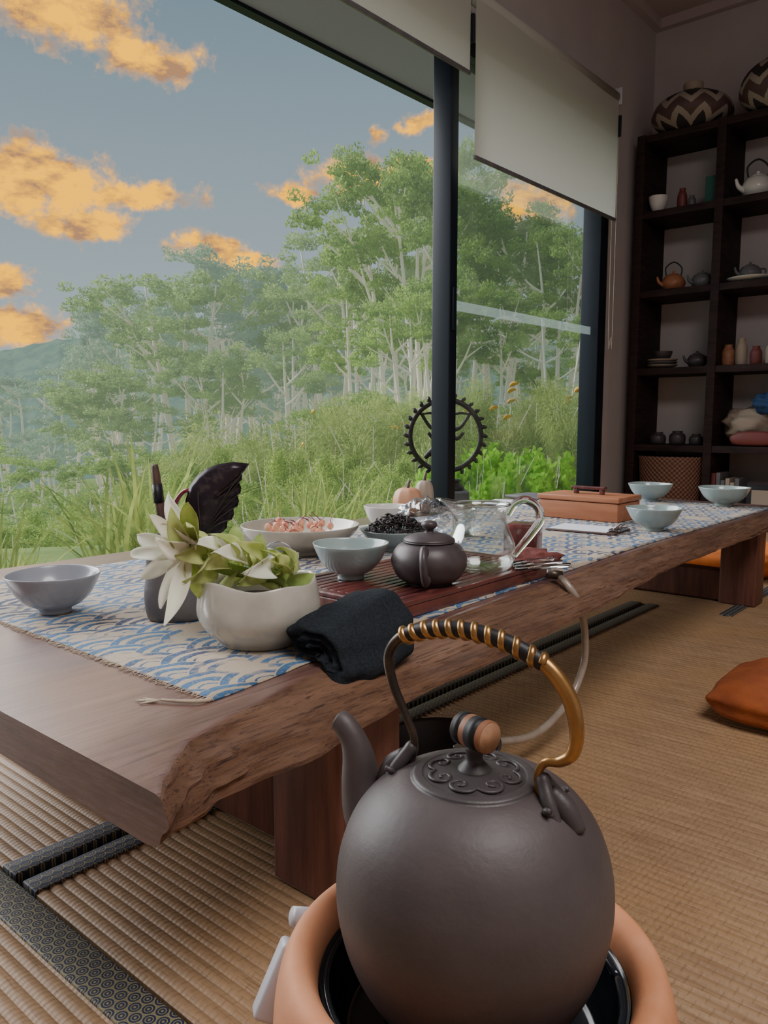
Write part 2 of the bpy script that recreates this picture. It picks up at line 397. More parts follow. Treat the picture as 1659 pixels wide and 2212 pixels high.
blind(3.60,5.33,2.15,'cream roller blind pulled partly down beside the dark mullion')
blind(-.5,3.55,2.55,'cream roller blind rolled almost fully up over the open window',False)
# ------------------------------------------------------------------ tatami
def tatami(s0,s1,n0,n1,borders,lab):
    e=empty('tatami_mat',((s0+s1)/2,(n0+n1)/2,-.055),label=lab,cat='tatami mat',group='tatami mats covering the floor')
    a0,a1=s0-(s0+s1)/2,s1-(s0+s1)/2; b0,b1=n0-(n0+n1)/2,n1-(n0+n1)/2
    per=.0205; k=int((a1-a0)/per); v=[];f=[]
    H=.055
    prof=[]
    for i in range(k):
        for q in range(8):
            t=q/8; prof.append((a0+(i+t)*(a1-a0)/k,H-.0034+.0034*abs(math.sin(math.pi*t))**.7))
    prof.append((a1,H-.0034))
    prof=[(a0,0)]+prof+[(a1,0)]
    m=len(prof)
    NN=2
    for j in range(NN):
        y=b0+(b1-b0)*j/(NN-1)
        for x,z in prof: v.append((x,y,z))
    for i in range(m-1): f.append((i,i+1,m+i+1,m+i))
    f.append(tuple(range(m))[::-1]); f.append(tuple(range(m,2*m)))
    mesh('rush_cover',v,f,M['tatami'],e,smooth=False)
    for bd in borders:
        bw=.046 if bd[0]=='n' else .058
        if bd=='n1': c=((a0-.001,b1-bw,-0),(a1+.001,b1+.002,H+.003))
        if bd=='n0': c=((a0-.001,b0-.002,-0),(a1+.001,b0+bw,H+.003))
        if bd=='s1': c=((a1-bw,b0-.001,-0),(a1+.002,b1+.001,H+.003))
        if bd=='s0': c=((a0-.002,b0-.001,-0),(a0+bw,b1+.001,H+.003))
        box('cloth_border',*c,M['border'],e,.003)
    return e
tatami(.548,3.19,.05,1.262,['n1','n0'],'woven rush tatami mat under the table with brocade border')
tatami(.548,3.19,1.292,2.5,['n0'],'woven rush tatami mat beside the window with brocade border')
tatami(-2.3,.538,.0,2.5,['s1'],'woven rush tatami mat with navy hexagon brocade border')
tatami(-2.3,.538,-2.6,-.01,['s1'],'woven rush tatami mat with navy hexagon brocade border')
tatami(.548,3.19,-1.2,.04,['n1'],'woven rush tatami mat with brocade border')
tatami(3.195,5.8,.93,2.5,['n0'],'woven rush tatami mat at the far end of table')
tatami(3.195,5.8,-.6,.925,['n0'],'woven rush tatami mat in front of shelves')
# ------------------------------------------------------------------ table
def interp(tab,x):
    if x<=tab[0][0]: return tab[0][1]
    for (a,b),(c,d) in zip(tab,tab[1:]):
        if x<=c:
            t=(x-a)/(c-a); t=t*t*(3-2*t)*.5+t*.5
            return b+(d-b)*t
    return tab[-1][1]
NF=[(.43,.665),(.46,.70),(.5,.732),(.537,.756),(.64,.786),(.8,.825),(1.04,.862),(1.6,.882),(2.3,.912),(3.5,.892),(3.8,.86)]
FL=[(.43,-.01),(.457,.012),(.5,.045),(.7,.098),(1.2,.120),(1.7,.10),(2.3,.07),(3.5,.05),(3.8,.05)]
tb=empty('low_table',(0,0,0),label='long low live-edge hardwood slab table standing on tatami',cat='table')
v=[];f=[];SN=260; rows=[]
for i in range(SN+1):
    if i<16: s=.43+(.09)*i/16
    else: s=.52+(3.77-.52)*((i-16)/(SN-16))**1.25
    nf=interp(NF,s)+.007*mnoise.noise(Vector((s*6,0,0)))+.003*mnoise.noise(Vector((s*25,3,0)))
    fl=interp(FL,s)
    def jn(k,a=.009): return a*mnoise.noise(Vector((s*10,k*.8,1)))+a*.5*mnoise.noise(Vector((s*38,k*1.6,2)))
    bk=2.04+.008*mnoise.noise(Vector((s*3,9,0)))
    sec=[(bk,.334),(bk+.004,.36),(bk,.385),(bk-.006,.39)]
    sec+=[(bk-.006+(nf+.014-bk)*q/8,.39) for q in range(1,8)]
    sec+=[(nf+.012,.39),(nf+.004,.3885),(nf-.003+jn(0,.003),.384)]
    for q in range(1,9):
        t=q/9; sec.append((nf-fl*t-.012*math.sin(t*math.pi)+jn(q),.384-.052*t))
    sec+=[(nf-fl+.004,.331),(nf-fl+.02,.328),(nf+.1,.328)]
    rows.append(len(sec))
    for n,z in sec: v.append((s,n,z))
mN=rows[0]
fm=[]
for i in range(SN):
    for k in range(mN):
        k2=(k+1)%mN; f.append((i*mN+k,i*mN+k2,(i+1)*mN+k2,(i+1)*mN+k)); fm.append(1 if 12<=k<=mN-3 else 0)
f.append(tuple(range(mN))[::-1]); fm.append(2); f.append(tuple(SN*mN+k for k in range(mN))); fm.append(2)
sl=mesh('table_top',v,f,M['slab'],tb); sl.data.materials.append(M['slabside']); sl.data.materials.append(M['slabend'])
sl.data.polygons.foreach_set('material_index',fm); sl.data.update()
md=sl.modifiers.new('es','EDGE_SPLIT'); md.split_angle=math.radians(45)
box('leg',(.83,.80,.001),(.98,.955,.329),M['legwood'],tb,.006)
box('leg',(.83,1.74,.001),(.98,1.90,.329),M['legwood'],tb,.006)
box('crossbeam',(.86,.955,.045),(.95,1.74,.329),M['legwood'],tb,.006)
box('leg',(3.40,.90,.001),(3.52,1.045,.329),M['legwood'],tb,.006)
box('leg',(3.40,1.74,.001),(3.52,1.88,.329),M['legwood'],tb,.006)
box('crossbeam',(3.42,1.045,.006),(3.50,1.74,.135),M['legwood'],tb,.006)
box('stretcher',(.95,1.36,.22),(3.50,1.46,.329),M['legwood'],tb,.006)
# runner
RF=[(.62,.845),(1.04,.888),(1.6,.908),(2.3,.935),(3.6,.915)]
v=[];f=[];NX=220;NY=36
for i in range(NX+1):
    s=.633+(3.66-.633)*i/NX
    for j in range(NY+1):
        nf=interp(RF,s)+.002*mnoise.noise(Vector((s*30,0,0)))
        n=nf+(1.88-nf)*j/NY
        ss=s+(.003*mnoise.noise(Vector((n*30,0,7))) if i==0 else 0)
        v.append((ss,n,.3925+.0006*mnoise.noise(Vector((s*8,n*8,0)))))
for i in range(NX):
    for j in range(NY):
        a=i*(NY+1)+j; f.append((a,a+NY+1,a+NY+2,a+1))
rn=empty('table_runner',(0,0,0),label='cream linen table runner with blue wave print along table',cat='table runner')
ro=mesh('cloth',v,f,M['runner'],rn)
md=ro.modifiers.new('s','SOLIDIFY'); md.thickness=.002; md.offset=-1
fg=MB()
for j in range(210):
    n=.85+1.03*j/210+random.uniform(-.002,.002); L=random.uniform(.006,.014)
    fg.add(sweep([(.634,n,.3925),(.634-L*.6,n+random.uniform(-.003,.003),.3925),(.634-L,n+random.uniform(-.004,.004),.3915)],.0008,4,1))
fg.add(sweep([(.633,.848,.393),(.615,.852,.394),(.598,.872,.394),(.585,.895,.394)],[.003,.0028,.0025,.002],6,4))
for k in range(10):
    fg.add(sweep([(.585,.895,.394),(.57+random.uniform(-.01,.01),.915+random.uniform(-.01,.012),.3915)],.0009,4,1))
mesh('fringe',fg.v,fg.f,M['rope'],rn)
TZ=.3935
# ------------------------------------------------------------------ bowls
def bowl(x,y,r,h,mt,lab,z=TZ,group='wide footed tea bowls',name='tea_bowl',wob=.01):
    k=r/.088; hh=h/.075
    p=[(0,.006),(.024,.006),(.026,0),(.031,0),(.032,.009),(.05,.018),(.068,.035),(.08,.056),(.088,.074),(.0865,.0755),(.084,.073),(.075,.052),(.06,.032),(.035,.018),(0,.014)]
    p=smoothprof([(a*k,b*hh) for a,b in p],3)
    ph=random.random()*6
    def md(rr,zz,a): return rr*(1+wob*math.sin(3*a+ph)*(zz/h)),zz*(1+wob*math.sin(2*a+ph))
    X=W(x,y)
    o=mesh(name,*lathe(p,64,md),mt,None,(X[0],X[1],z))
    return tag(o,lab,'bowl',group)
bowl(-.649,1.52,.0885,.077,M['greybowl'],'grey-blue glazed tea bowl near the end of the runner')
bowl(-.0728,1.69,.0825,.077,M['celadon'],'pale celadon tea bowl standing on the tea tray',z=T+.0365)
bowl(1.242,3.66,.100,.08,M['celadon'],'pale celadon tea bowl beyond the wooden box')
bowl(.925,2.675,.093,.078,M['celadon'],'green celadon tea bowl in front of the wooden box')
bowl(1.50,3.457,.108,.08,M['celadon'],'pale celadon tea bowl at the far end of table')
bowl(.008,2.66,.078,.085,M['white'],'small white bowl behind the tea leaf dish',group='white bowls')
bX=W(-.2385,2.223)
fb=mesh('serving_bowl',*lathe(smoothprof([(0,.008),(.06,.008),(.065,0),(.07,0),(.075,.012),(.12,.03),(.155,.055),(.168,.078),(.166,.081),(.161,.077),(.14,.052),(.09,.028),(0,.022)],3),64),M['whiteglaze'],None,(bX[0],bX[1],TZ))
tag(fb,'wide cream bowl holding dried pink flower buds','bowl')
for i in range(26):
    a=random.uniform(0,6.28); r=.095*math.sqrt(random.random()); 
    e=empty('dried_flower',(bX[0]+r*math.cos(a),bX[1]+r*math.sin(a),TZ+.055+random.uniform(0,.028)-r*.05+.006),random.uniform(0,6),'small dried pink bud with twig in cream bowl','dried flower','dried flower buds in the bowl')
    blob('bud',.011,.010,.012,M['pinkbud'],.25,2,e,seg=12)
    mesh('twig',*sweep([(0,0,.008),(.012,.004,.018),(.03,.006,.020+random.uniform(-.01,.018))],[.0014,.0012,.0009],5,3),M['darkred'],e)
dX=W(.035,2.27)
d=mesh('tea_leaf_dish',*lathe(smoothprof([(0,.006),(.04,.006),(.044,0),(.048,0),(.05,.01),(.08,.028),(.104,.058),(.102,.06),(.098,.057),(.075,.03),(0,.02)],3),56),M['celadon'],None,(dX[0],dX[1],TZ)); tag(d,'shallow celadon dish heaped with black tea leaves','dish')
tl=MB()
for i in range(460):
    a=random.uniform(0,6.28); r=.088*math.sqrt(random.random()); z=.04+.05*(1-(r/.088)**2)*random.uniform(.4,1)+.012
    L=random.uniform(.015,.034); b=random.uniform(0,6.28)
    p0=Vector((r*math.cos(a),r*math.sin(a),z)); dr=Vector((math.cos(b),math.sin(b),random.uniform(-.5,.9))).normalized()
    s2=Vector((random.uniform(-.006,.006),random.uniform(-.006,.006),random.uniform(0,.006)))
    tl.add(sweep([p0-dr*L*.5,p0+s2,p0+dr*L*.5],[.0012,.0028,.0012],5,2))
o=mesh('dry_tea_leaves',tl.v,tl.f,M['tealeaf'],None,(dX[0],dX[1],TZ)); tag(o,'twisted black tea leaves heaped in a dish','tea leaves'); o['kind']='stuff'
cX=W(-.263,1.935)
e=empty('lidded_cup',(cX[0],cX[1],TZ),YAW,'small white lidded cup with wire handle','cup')
mesh('body',*lathe(smoothprof([(0,.002),(.024,.002),(.027,0),(.036,.012),(.043,.034),(.041,.036),(.039,.033),(0,.03)],3),40),M['white'],e)
mesh('wire_handle',*sweep([(-.042,0,.034),(-.03,.0,.062),(0,0,.074),(.025,0,.065),(.04,0,.05),(.052,0,.045)],.0018,8,5),M['steel'],e)
# ------------------------------------------------------------------ tea tray
ty=empty('tea_tray',(1.40,1.08,T+.0025),label='dark red slatted wooden tea tray on the runner',cat='tray')
m0=MB()
L=.30;D=.165;Hh=.034
m0.add(boxvf((-L,-D,0),(L,D,Hh-.010)))
for a,b in [((-L,-D,Hh-.01),(L,-D+.022,Hh)),((-L,D-.022,Hh-.01),(L,D,Hh)),((-L,-D+.022,Hh-.01),(-L+.025,D-.022,Hh)),((L-.025,-D+.022,Hh-.01),(L,D-.022,Hh))]: m0.add(boxvf(a,b))
o=mesh('frame',m0.v,m0.f,M['redwood'],ty,smooth=False); md=o.modifiers.new('b','BEVEL'); md.width=.003; md.segments=2
ns=13; wdt=(2*D-.048)/ns
for i in range(ns):
    y=-D+.024+i*wdt
    box('slat',(-L+.026,y+.0015,Hh-.0098),(L-.026,y+wdt-.003,Hh-.001),M['redwood'],ty,.0015)
TRZ=T+.0365
hs=[W(.385,1.83,.408),W(.41,1.83,.405),W(.44,1.80,.37),W(.470,1.83,.315),W(.488,1.86,.24),W(.487,1.87,.165),W(.44,1.823,.095),W(.345,1.715,.062),W(.25,1.63,.08),W(.20,1.60,.098),W(.15,1.60,.075)]
hz=empty('drain_hose',hs[0],label='clear drain hose looping from tea tray to basin',cat='hose')
b0=Vector(hs[0])
mesh('hose_tube',*sweep([tuple(Vector(p)-b0) for p in hs],.0088,12,8),M['hose'],hz)
mesh('hose_connector',*sweep([(0,0,0),tuple((Vector(hs[1])-b0)*1.4)],.0112,12,1),M['bronzed'],hz)
X=W(.12,1.60)
o=mesh('waste_basin',*lathe(smoothprof([(0,.004),(.08,0),(.09,.004),(.115,.05),(.128,.09),(.125,.092),(.12,.088),(.105,.05),(.08,.012),(0,.01)],3),56),M['claydark'],None,(X[0],X[1],.002)); tag(o,'dark round waste water basin under the table edge','basin')
# teapot on tray
X=W(.0954,1.64)
tp=empty('clay_teapot',(X[0],X[1],TRZ),YAW,'dark purple clay teapot with round knob on tray','teapot')
mesh('body',*lathe(smoothprof([(0,.002),(.045,0),(.05,.003),(.068,.016),(.080,.042),(.078,.062),(.066,.080),(.050,.088),(.048,.086),(0,.084)],4),56),M['yixing'],tp)
lid=mesh('lid',*lathe(smoothprof([(.0,.086),(.05,.088),(.054,.091),(.052,.096),(.035,.104),(.012,.108),(.010,.112)],4),48),M['yixing'],tp)
mesh('knob',*lathe(smoothprof([(0,.107),(.009,.109),(.008,.113),(.016,.121),(.014,.130),(0,.134)],4),28),M['yixing'],lid)
mesh('handle',*sweep([(-.012,-.064,.074),(-.016,-.088,.082),(-.018,-.108,.066),(-.016,-.108,.038),(-.012,-.09,.018),(-.008,-.066,.022)],[.009,.0085,.008,.008,.008,.009],12,6,1.25),M['yixing'],tp)
mesh('spout',*sweep([(.012,.06,.035),(.016,.09,.05),(.02,.11,.075),(.022,.122,.09)],[.018,.013,.009,.007],12,5),M['yixing'],tp)
# glass pitcher
X=W(.224,1.80)
gp=empty('glass_pitcher',(X[0],X[1],TRZ),YAW,'clear glass tea pitcher with curved handle on tray','pitcher')
def lip(rr,zz,a):
    k=max(0,math.cos(a-math.pi*.95))**8*max(0,(zz-.11)/.04)
    return rr*(1+.55*k),zz+.012*k
mesh('body',*lathe(smoothprof([(0,.004),(.05,.001),(.07,.006),(.079,.03),(.078,.06),(.066,.09),(.058,.115),(.062,.142),(.067,.150),(.0655,.151),(.059,.140),(.055,.115),(.063,.09),(.075,.06),(.076,.03),(.067,.009),(0,.007)],3),64,lip),M['vessel'],gp)
mesh('rim',*sweep([(math.cos(i*.3927)*.066*(1.5 if i==8 else 1),math.sin(i*.3927)*.066,.151+(.011 if i==8 else 0)) for i in range(16)],.0028,8,4,closed=True),M['solidglass'],gp)
mesh('handle',*sweep([(.060,0,.125),(.075,0,.150),(.10,0,.160),(.128,0,.145),(.136,0,.115),(.118,0,.085),(.095,0,.055),(.076,0,.030)],[.0085,.0095,.010,.010,.010,.010,.009,.008],16,6),M['solidglass'],gp)
for i in range(3):
    A=W(.30,1.77+.028*i,TRZ+.006); B=W(.432-.01*i,1.80+.045*i,TRZ+.008)
    o=mesh('glass_rod',*sweep([(0,0,0),tuple(Vector(B)-Vector(A))],.0055,10,1),M['solidglass'],None,A); tag(o,'slim glass stirring rod lying across the tray','glass rod','glass rods on the tray')
X=W(.375,2.10)
o=box('tea_caddy',(-.045,-.045,0),(.045,.045,.10),M['redwood'],None,.012,(X[0],X[1],TZ),.3); tag(o,'small dark rosewood tea caddy behind the pitcher','tea caddy')
X=W(.37,2.0)
o=blob('folded_cloth',.085,.05,.022,M['maroon'],.35,3,None,(X[0],X[1],TZ+.024),-.6); tag(o,'crumpled maroon tea cloth beside the tray','cloth')
X=W(.125,2.50)
o=blob('plastic_bag',.10,.07,.06,glass_mat('clear_plastic',(.88,.90,.92),.2),.5,4,None,(X[0],X[1],TZ+.064),.3,seg=40); tag(o,'crumpled clear plastic bag behind the tea leaves','plastic bag')
X=W(.26,2.55)
o=mesh('water_glass',*lathe(smoothprof([(0,.003),(.033,0),(.036,.01),(.042,.08),(.0405,.081),(.034,.012),(0,.008)],3),36),M['vessel'],None,(X[0],X[1],TZ)); tag(o,'small clear water glass behind the pitcher','glass')
# ------------------------------------------------------------------ wooden box
cx=W(.856,2.857)
wb=empty('wooden_box',(cx[0]+.10,cx[1]+.165,TZ),label='reddish cedar box with lid and dark handle',cat='wooden box')
box('box_body',(-.10,-.163,0),(.10,.163,.068),M['boxwood'],wb,.003)
ld=box('lid',(-.104,-.168,.070),(.104,.168,.090),M['boxwood'],wb,.004)
hb=MB(); hb.add(boxvf((-.012,-.07,.108),(.012,.07,.120))); hb.add(boxvf((-.010,-.062,.090),(.010,-.045,.108))); hb.add(boxvf((-.010,.045,.090),(.010,.062,.108)))
o=mesh('handle',hb.v,hb.f,M['redwood'],ld,smooth=False); md=o.modifiers.new('b','BEVEL'); md.width=.003; md.segments=2
X=W(.70,2.68)
cb=empty('clipboard',(X[0],X[1],TZ),.1,'clipboard with white paper in front of wooden box','clipboard')
box('board',(-.085,-.12,0),(.085,.12,.005),M['darkbrown'],cb,.002)
box('paper',(-.075,-.09,.0055),(.075,.112,.007),M['paper'],cb)
k=box('clip',(-.045,-.125,.006),(.045,-.085,.014),M['steel'],cb,.003)
mesh('clip_lever',*sweep([(-.035,-.10,.014),(-.035,-.12,.028),(.035,-.12,.028),(.035,-.10,.014)],.0025,8,3),M['steel'],cb)
X=W(.62,3.55)
o=box('paper_sheet',(-.11,-.15,0),(.11,.15,.003),M['paper'],None,0,(X[0],X[1],TZ),.3); tag(o,'loose white paper sheet near the window side','paper')
X=W(.76,3.80)
o=box('notebook',(-.1,-.14,0),(.1,.14,.012),M['greypot'],None,.002,(X[0],X[1],TZ),-.1); tag(o,'grey notebook lying at the far table corner','notebook')
def pump(x,y,r,mt,lab,hk=.85):
    X=W(x,y)
    e=empty('ceramic_gourd',(X[0],X[1],T+.001),0,lab,'ornament','small ceramic gourds')
    def md(rr,zz,a): return rr*(1-.07*abs(math.sin(4*a))*min(1,rr/(r*.6))),zz
    mesh('body',*lathe(smoothprof([(0,.003),(r*.5,0),(r*.9,r*.35*hk),(r,r*.9*hk),(r*.8,r*1.45*hk),(r*.35,r*1.65*hk),(0,r*1.55*hk)],4),56,md),mt,e)
    mesh('stem',*sweep([(0,0,r*1.5*hk),(.003,0,r*1.8*hk),(.012,0,r*2.05*hk)],[.009,.006,.005],8,3),M['darkbrown'],e)
pump(.095,3.14,.060,M['peach'],'peach ribbed ceramic gourd by the window',1.1)
pump(.165,3.215,.040,M['beige'],'tall beige ceramic gourd beside the peach one',2.0)
# ------------------------------------------------------------------ utensil holder
X=W(-.397,1.487)
uh=mesh('utensil_holder',*lathe(smoothprof([(0,.005),(.045,0),(.058,.006),(.064,.05),(.059,.10),(.060,.15),(.0575,.152),(.053,.147),(.053,.10),(.056,.05),(.05,.014),(0,.012)],3),40,lambda r,z,a:(r*(1+.05*math.cos(4*a)+.02*math.sin(3*a+z*30)),z+.006*math.sin(2*a)*(z/.15))),M['greypot'],None,(X[0],X[1],TZ))
tag(uh,'grey stoneware holder full of tea utensils','utensil holder')
u=empty('tea_pick',(X[0],X[1],TZ+.02),YAW,'dark wooden tea pick standing in the holder','tea pick')
mesh('handle',*sweep([(-.020,0,.10),(-.026,0,.16),(-.030,.0,.205),(-.034,0,.25),(-.036,0,.272)],[.009,.012,.013,.012,.009],10,4,.6),M['darkbrown'],u)
mesh('ferrule',*sweep([(-.030,0,.20),(-.033,0,.235)],[.0145,.0135],12,1,.65),M['blackcord'],u)
mesh('shaft',*sweep([(.0,0,.0),(-.020,0,.10)],.005,8,1),M['steel'],u)
u=empty('tea_scoop',(X[0],X[1],TZ+.02),YAW,'dark red curved tea scoop standing in the holder','tea scoop')
mesh('scoop_blade',*sweep([(.0,.01,.0),(-.008,.012,.12),(-.008,.012,.175),(.002,.012,.205),(.020,.01,.222),(.038,.008,.212),(.044,.006,.19)],[.005,.008,.009,.009,.0085,.009,.010],10,6,.5),M['darkred'],u)
u=empty('tea_strainer',(X[0],X[1],TZ+.02),YAW,'dark purple leaf-shaped scalloped strainer standing in holder','tea strainer')
outl=[(.042,.118),(.028,.143),(.020,.175),(.021,.205),(.030,.232),(.045,.251),(.063,.264),(.084,.272),(.112,.276),(.142,.2735),(.134,.266),(.122,.263),(.127,.252),(.126,.243),(.120,.240),(.125,.228),(.123,.218),(.117,.214),(.120,.203),(.117,.193),(.109,.189),(.110,.178),(.106,.168),(.097,.164),(.096,.152),(.088,.144),(.074,.136),(.058,.124)]
cxx,czz=.070,.205; NRR=6; v=[(cxx,-.012,czz)]; f=[]; no=len(outl)
for j in range(1,NRR+1):
    t=j/NRR
    for (a,b) in outl:
        x_=cxx+(a-cxx)*t; z_=czz+(b-czz)*t
        v.append((x_,-.012+.016*t*t+.016*(x_-.07),z_))
for i in range(no): f.append((0,1+i,1+(i+1)%no))
for j in range(NRR-1):
    for i in range(no):
        k=(i+1)%no; f.append((1+j*no+i,1+(j+1)*no+i,1+(j+1)*no+k,1+j*no+k))
o=mesh('leaf_blade',v,f,M['purple'],u); md=o.modifiers.new('s','SOLIDIFY'); md.thickness=.0025
vn=MB()
for i in (3,5,7,9,13,16,19,22): vn.add(sweep([(.050,-.004,.13),((.050+outl[i][0])/2,-.013,(.13+outl[i][1])/2+.008),(outl[i][0],.002,outl[i][1])],[.0018,.0014,.0008],5,4))
mesh('veins',vn.v,vn.f,M['bronze'],u)
mesh('handle',*sweep([(.01,.0,.0),(.024,.006,.08),(.046,.002,.125)],.004,8,3),M['bronze'],u)
# ------------------------------------------------------------------ planter
X=W(-.2136,1.315)
pl=empty('planter_pot',(X[0],X[1],TZ),YAW,'cream crackle-glazed faceted oval pot holding a flower','pot')
def fac(rr,zz,a):
    k=abs(math.cos(3*a+.4)); 
    r2=rr*(1+.045*(k-.6)*min(1,zz/.05))
    dip=.004*math.sin(2*a+.6)*(zz/.11)**3+.0035*math.sin(5*a)*(zz/.11)**3
    return r2*(1.0+.06*abs(math.cos(a))),zz+dip
mesh('body',*lathe(smoothprof([(0,.008),(.052,.006),(.056,0),(.062,0),(.066,.006),(.085,.024),(.098,.05),(.096,.08),(.091,.106),(.088,.109),(.084,.105),(.088,.08),(.09,.05),(.07,.02),(0,.016)],3),72,fac),M['whiteglaze'],pl)
mesh('inner_soil',*lathe([(0,.070),(.084,.070)],32),M['soil'],pl)
def petal(mb,base,d,length,width,curl=.3,up=(0,0,1),cup=.25,nu=10,nv=6,wave=0,tip=.75,twist=0):
    b=Vector(base); d=Vector(d).normalized(); up=Vector(up); side=d.cross(up).normalized(); nrm=side.cross(d).normalized()
    v=[];f=[]
    for i in range(nu+1):
        t=i/nu; wv=width*(math.sin(math.pi*(t**tip)*.97+.05))
        ang=curl*t*(.4+.6*t); 
        c=b+d*(length*(math.sin(ang)/ang if abs(ang)>1e-3 else 1)*t)-nrm*(length*t*((1-math.cos(ang))/ang if abs(ang)>1e-3 else 0))
        tw=twist*t; s2=side*math.cos(tw)+nrm*math.sin(tw); n2_=nrm*math.cos(tw)-side*math.sin(tw)
        for j in range(nv+1):
            q=(j/nv-.5)*2
            v.append(tuple(c+s2*q*wv*.5+n2_*(cup*wv*q*q*.6+wave*math.sin(t*9+q*2+length*90)*width*.1)))
    for i in range(nu):
        for j in range(nv):
            a=i*(nv+1)+j; f.append((a,a+1,a+nv+2,a+nv+1))
    mb.add((v,f))
fX=Vector(X)+Vector((0,0,TZ))
fl=empty('ginger_lily_flower',tuple(fX),YAW,'white and pale green lily-like bloom drooping from pot','flower')
mesh('stem',*sweep([(.055,0,.03),(.045,-.01,.10),(0,-.02,.118),(-.06,-.03,.135),(-.11,-.035,.160)],[.006,.007,.009,.011,.007],10,5),M['stemg'],fl)
hc=Vector((-.110,-.04,.165))
wp=[((-.45,-.1,1.0),.115,.029,1.0,.5),((-.75,.1,.85),.085,.026,-1.0,.3),((-1,-.15,.30),.110,.029,1.2,.6),((-1,-.3,.0),.122,.026,1.3,-.5),((-.85,-.35,-.45),.120,.028,1.2,.5),((-.50,-.4,-.9),.115,.026,.9,-.4),((-.22,-.35,-1),.140,.029,-.7,.5),((.20,-.4,-1),.090,.027,1.1,.3),((.05,.0,1),.105,.033,-1.0,.5),((-.9,.5,.6),.09,.027,1.0,.3),((-.35,-.9,.35),.06,.036,1.4,.5),((.4,-.45,.95),.085,.032,-1.2,.6),((-.2,-.6,.8),.080,.033,1.0,.2)]
for i,(dd,L,wd,cl,tw) in enumerate(wp):
    mb=MB(); petal(mb,hc+Vector((random.uniform(-.004,.01),0,random.uniform(-.006,.006))),dd,L,wd,cl,(.05,-1,.15),.5,18,6,.9,.85,tw); o=mesh('petal',mb.v,mb.f,M['petalw'] if i not in (7,8,11,12) else M['petalg'],fl); mo=o.modifiers.new('s','SOLIDIFY'); mo.thickness=.0006
for i in range(20):
    t=i/19; c=Vector((-.098+.155*t,-.034+.024*t,.154-.034*t))
    a=i*2.39; dd=(-.45+.35*t+.3*math.sin(i*1.7),math.sin(a)*.7-.35,math.cos(a)*.8+.50)
    mb=MB(); petal(mb,c,dd,random.uniform(.056,.088)*(1-.22*t),.038,random.uniform(.5,1.7),(1,0,.3),.6,14,8,.9,.85,random.uniform(-.7,.7))
    o=mesh('bract',mb.v,mb.f,M['petalg'] if i%5 else M['petalw'],fl); mo=o.modifiers.new('s','SOLIDIFY'); mo.thickness=.0006
for b_,d_,L_,w_ in (((.0,.02,.11),(-.1,.2,1),.085,.036),((.03,.0,.10),(.35,-.1,.9),.065,.045),((.05,-.01,.09),(.9,-.2,.5),.055,.04),((-.03,.02,.12),(-.3,.2,1),.095,.036)):
    mb=MB(); petal(mb,b_,d_,L_,w_,.9,(0,-1,0),.4,10,6,.7)
    mesh('leaf',mb.v,mb.f,M['stemg'],fl)
# ------------------------------------------------------------------ towel
NU=48;NV=56
X=W(-.052,1.262)
TA=YAW+math.radians(-38)
def towel():
    v=[];f=[]
    for i in range(NU+1):
        t=i/NU; y=-.092+.186*t
        wd=.060+.010*math.sin(t*3)
        hh=.028+.015*t
        for j in range(NV):
            a=2*math.pi*j/NV
            ca,sa=math.cos(a),math.sin(a)
            x=wd*math.copysign(abs(ca)**.6,ca); z=hh*math.copysign(abs(sa)**.7,sa)
            fold=.004*math.sin(a*7+t*3)*(1 if sa>-.2 else .2)+.004*mnoise.noise(Vector((x*30,y*30,z*30)))
            endp=math.sqrt(max(0,1-abs(2*t-1)**10))
            z0=(z+fold*sa)*(.72+.28*endp)+hh+.004
            if sa<0: z0=max(z0,.004)
            xx=x*(.86+.14*endp)+fold*ca; yy=y+.008*math.sin(a*2)
            wn_=X[1]+math.sin(TA)*xx+math.cos(TA)*yy
            z0-=max(0,.842-wn_)*.95
            v.append((xx,yy,z0))
    for i in range(NU):
        for j in range(NV):
            k=(j+1)%NV; f.append((i*NV+j,i*NV+k,(i+1)*NV+k,(i+1)*NV+j))
    for base,sg in ((0,1),(NU*NV,-1)):
        prev=base; cx_=sum(v[base+j][0] for j in range(NV))/NV; cz_=sum(v[base+j][2] for j in range(NV))/NV
        for ring in range(1,6):
            off=len(v); s=1-ring*.18
            for j in range(NV):
                p=v[base+j]
                v.append((cx_+(p[0]-cx_)*s,p[1]+sg*(.014 if ring%2 else .0),cz_+(p[2]-cz_)*s))
            for j in range(NV):
                k=(j+1)%NV; q=(prev+j,off+j,off+k,prev+k); f.append(q if sg>0 else q[::-1])
            prev=off
        f.append(tuple(prev+j for j in range(NV)))
    return v,f
o=mesh('tea_towel',*towel(),M['towel'],None,(X[0],X[1],TZ-.002),TA); tag(o,'folded black terry towel lying at the table edge','towel')
# ------------------------------------------------------------------ kettle + stove
KX=W(.0645,.536); KZ=.437
st=empty('terracotta_stove',(KX[0],KX[1],0),YAW,'round terracotta stove with black inner bowl','stove')
mesh('stove_body',*lathe(smoothprof([(.10,0),(.12,0),(.133,.10),(.139,.20),(.144,.28),(.1455,.32),(.1445,.350),(.1405,.371),(.135,.383),(.128,.386),(.119,.382),(.1135,.370),(.112,.352)],4),96),M['terra'],st)
mesh('inner_bowl',*lathe(smoothprof([(.112,.366),(.108,.362),(.104,.345),(.098,.325),(.08,.315),(0,.312)],4),96),M['blackenamel'],st)
mesh('bowl_ring',*sweep([(.1075*math.cos(i*.3927),.1075*math.sin(i*.3927),.362) for i in range(16)],.0035,10,5,closed=True),M['blackenamel'],st)
mesh('hotplate',*lathe([(0,.3395),(.06,.3395),(.064,.336),(.064,.314)],48),M['blackenamel'],st)
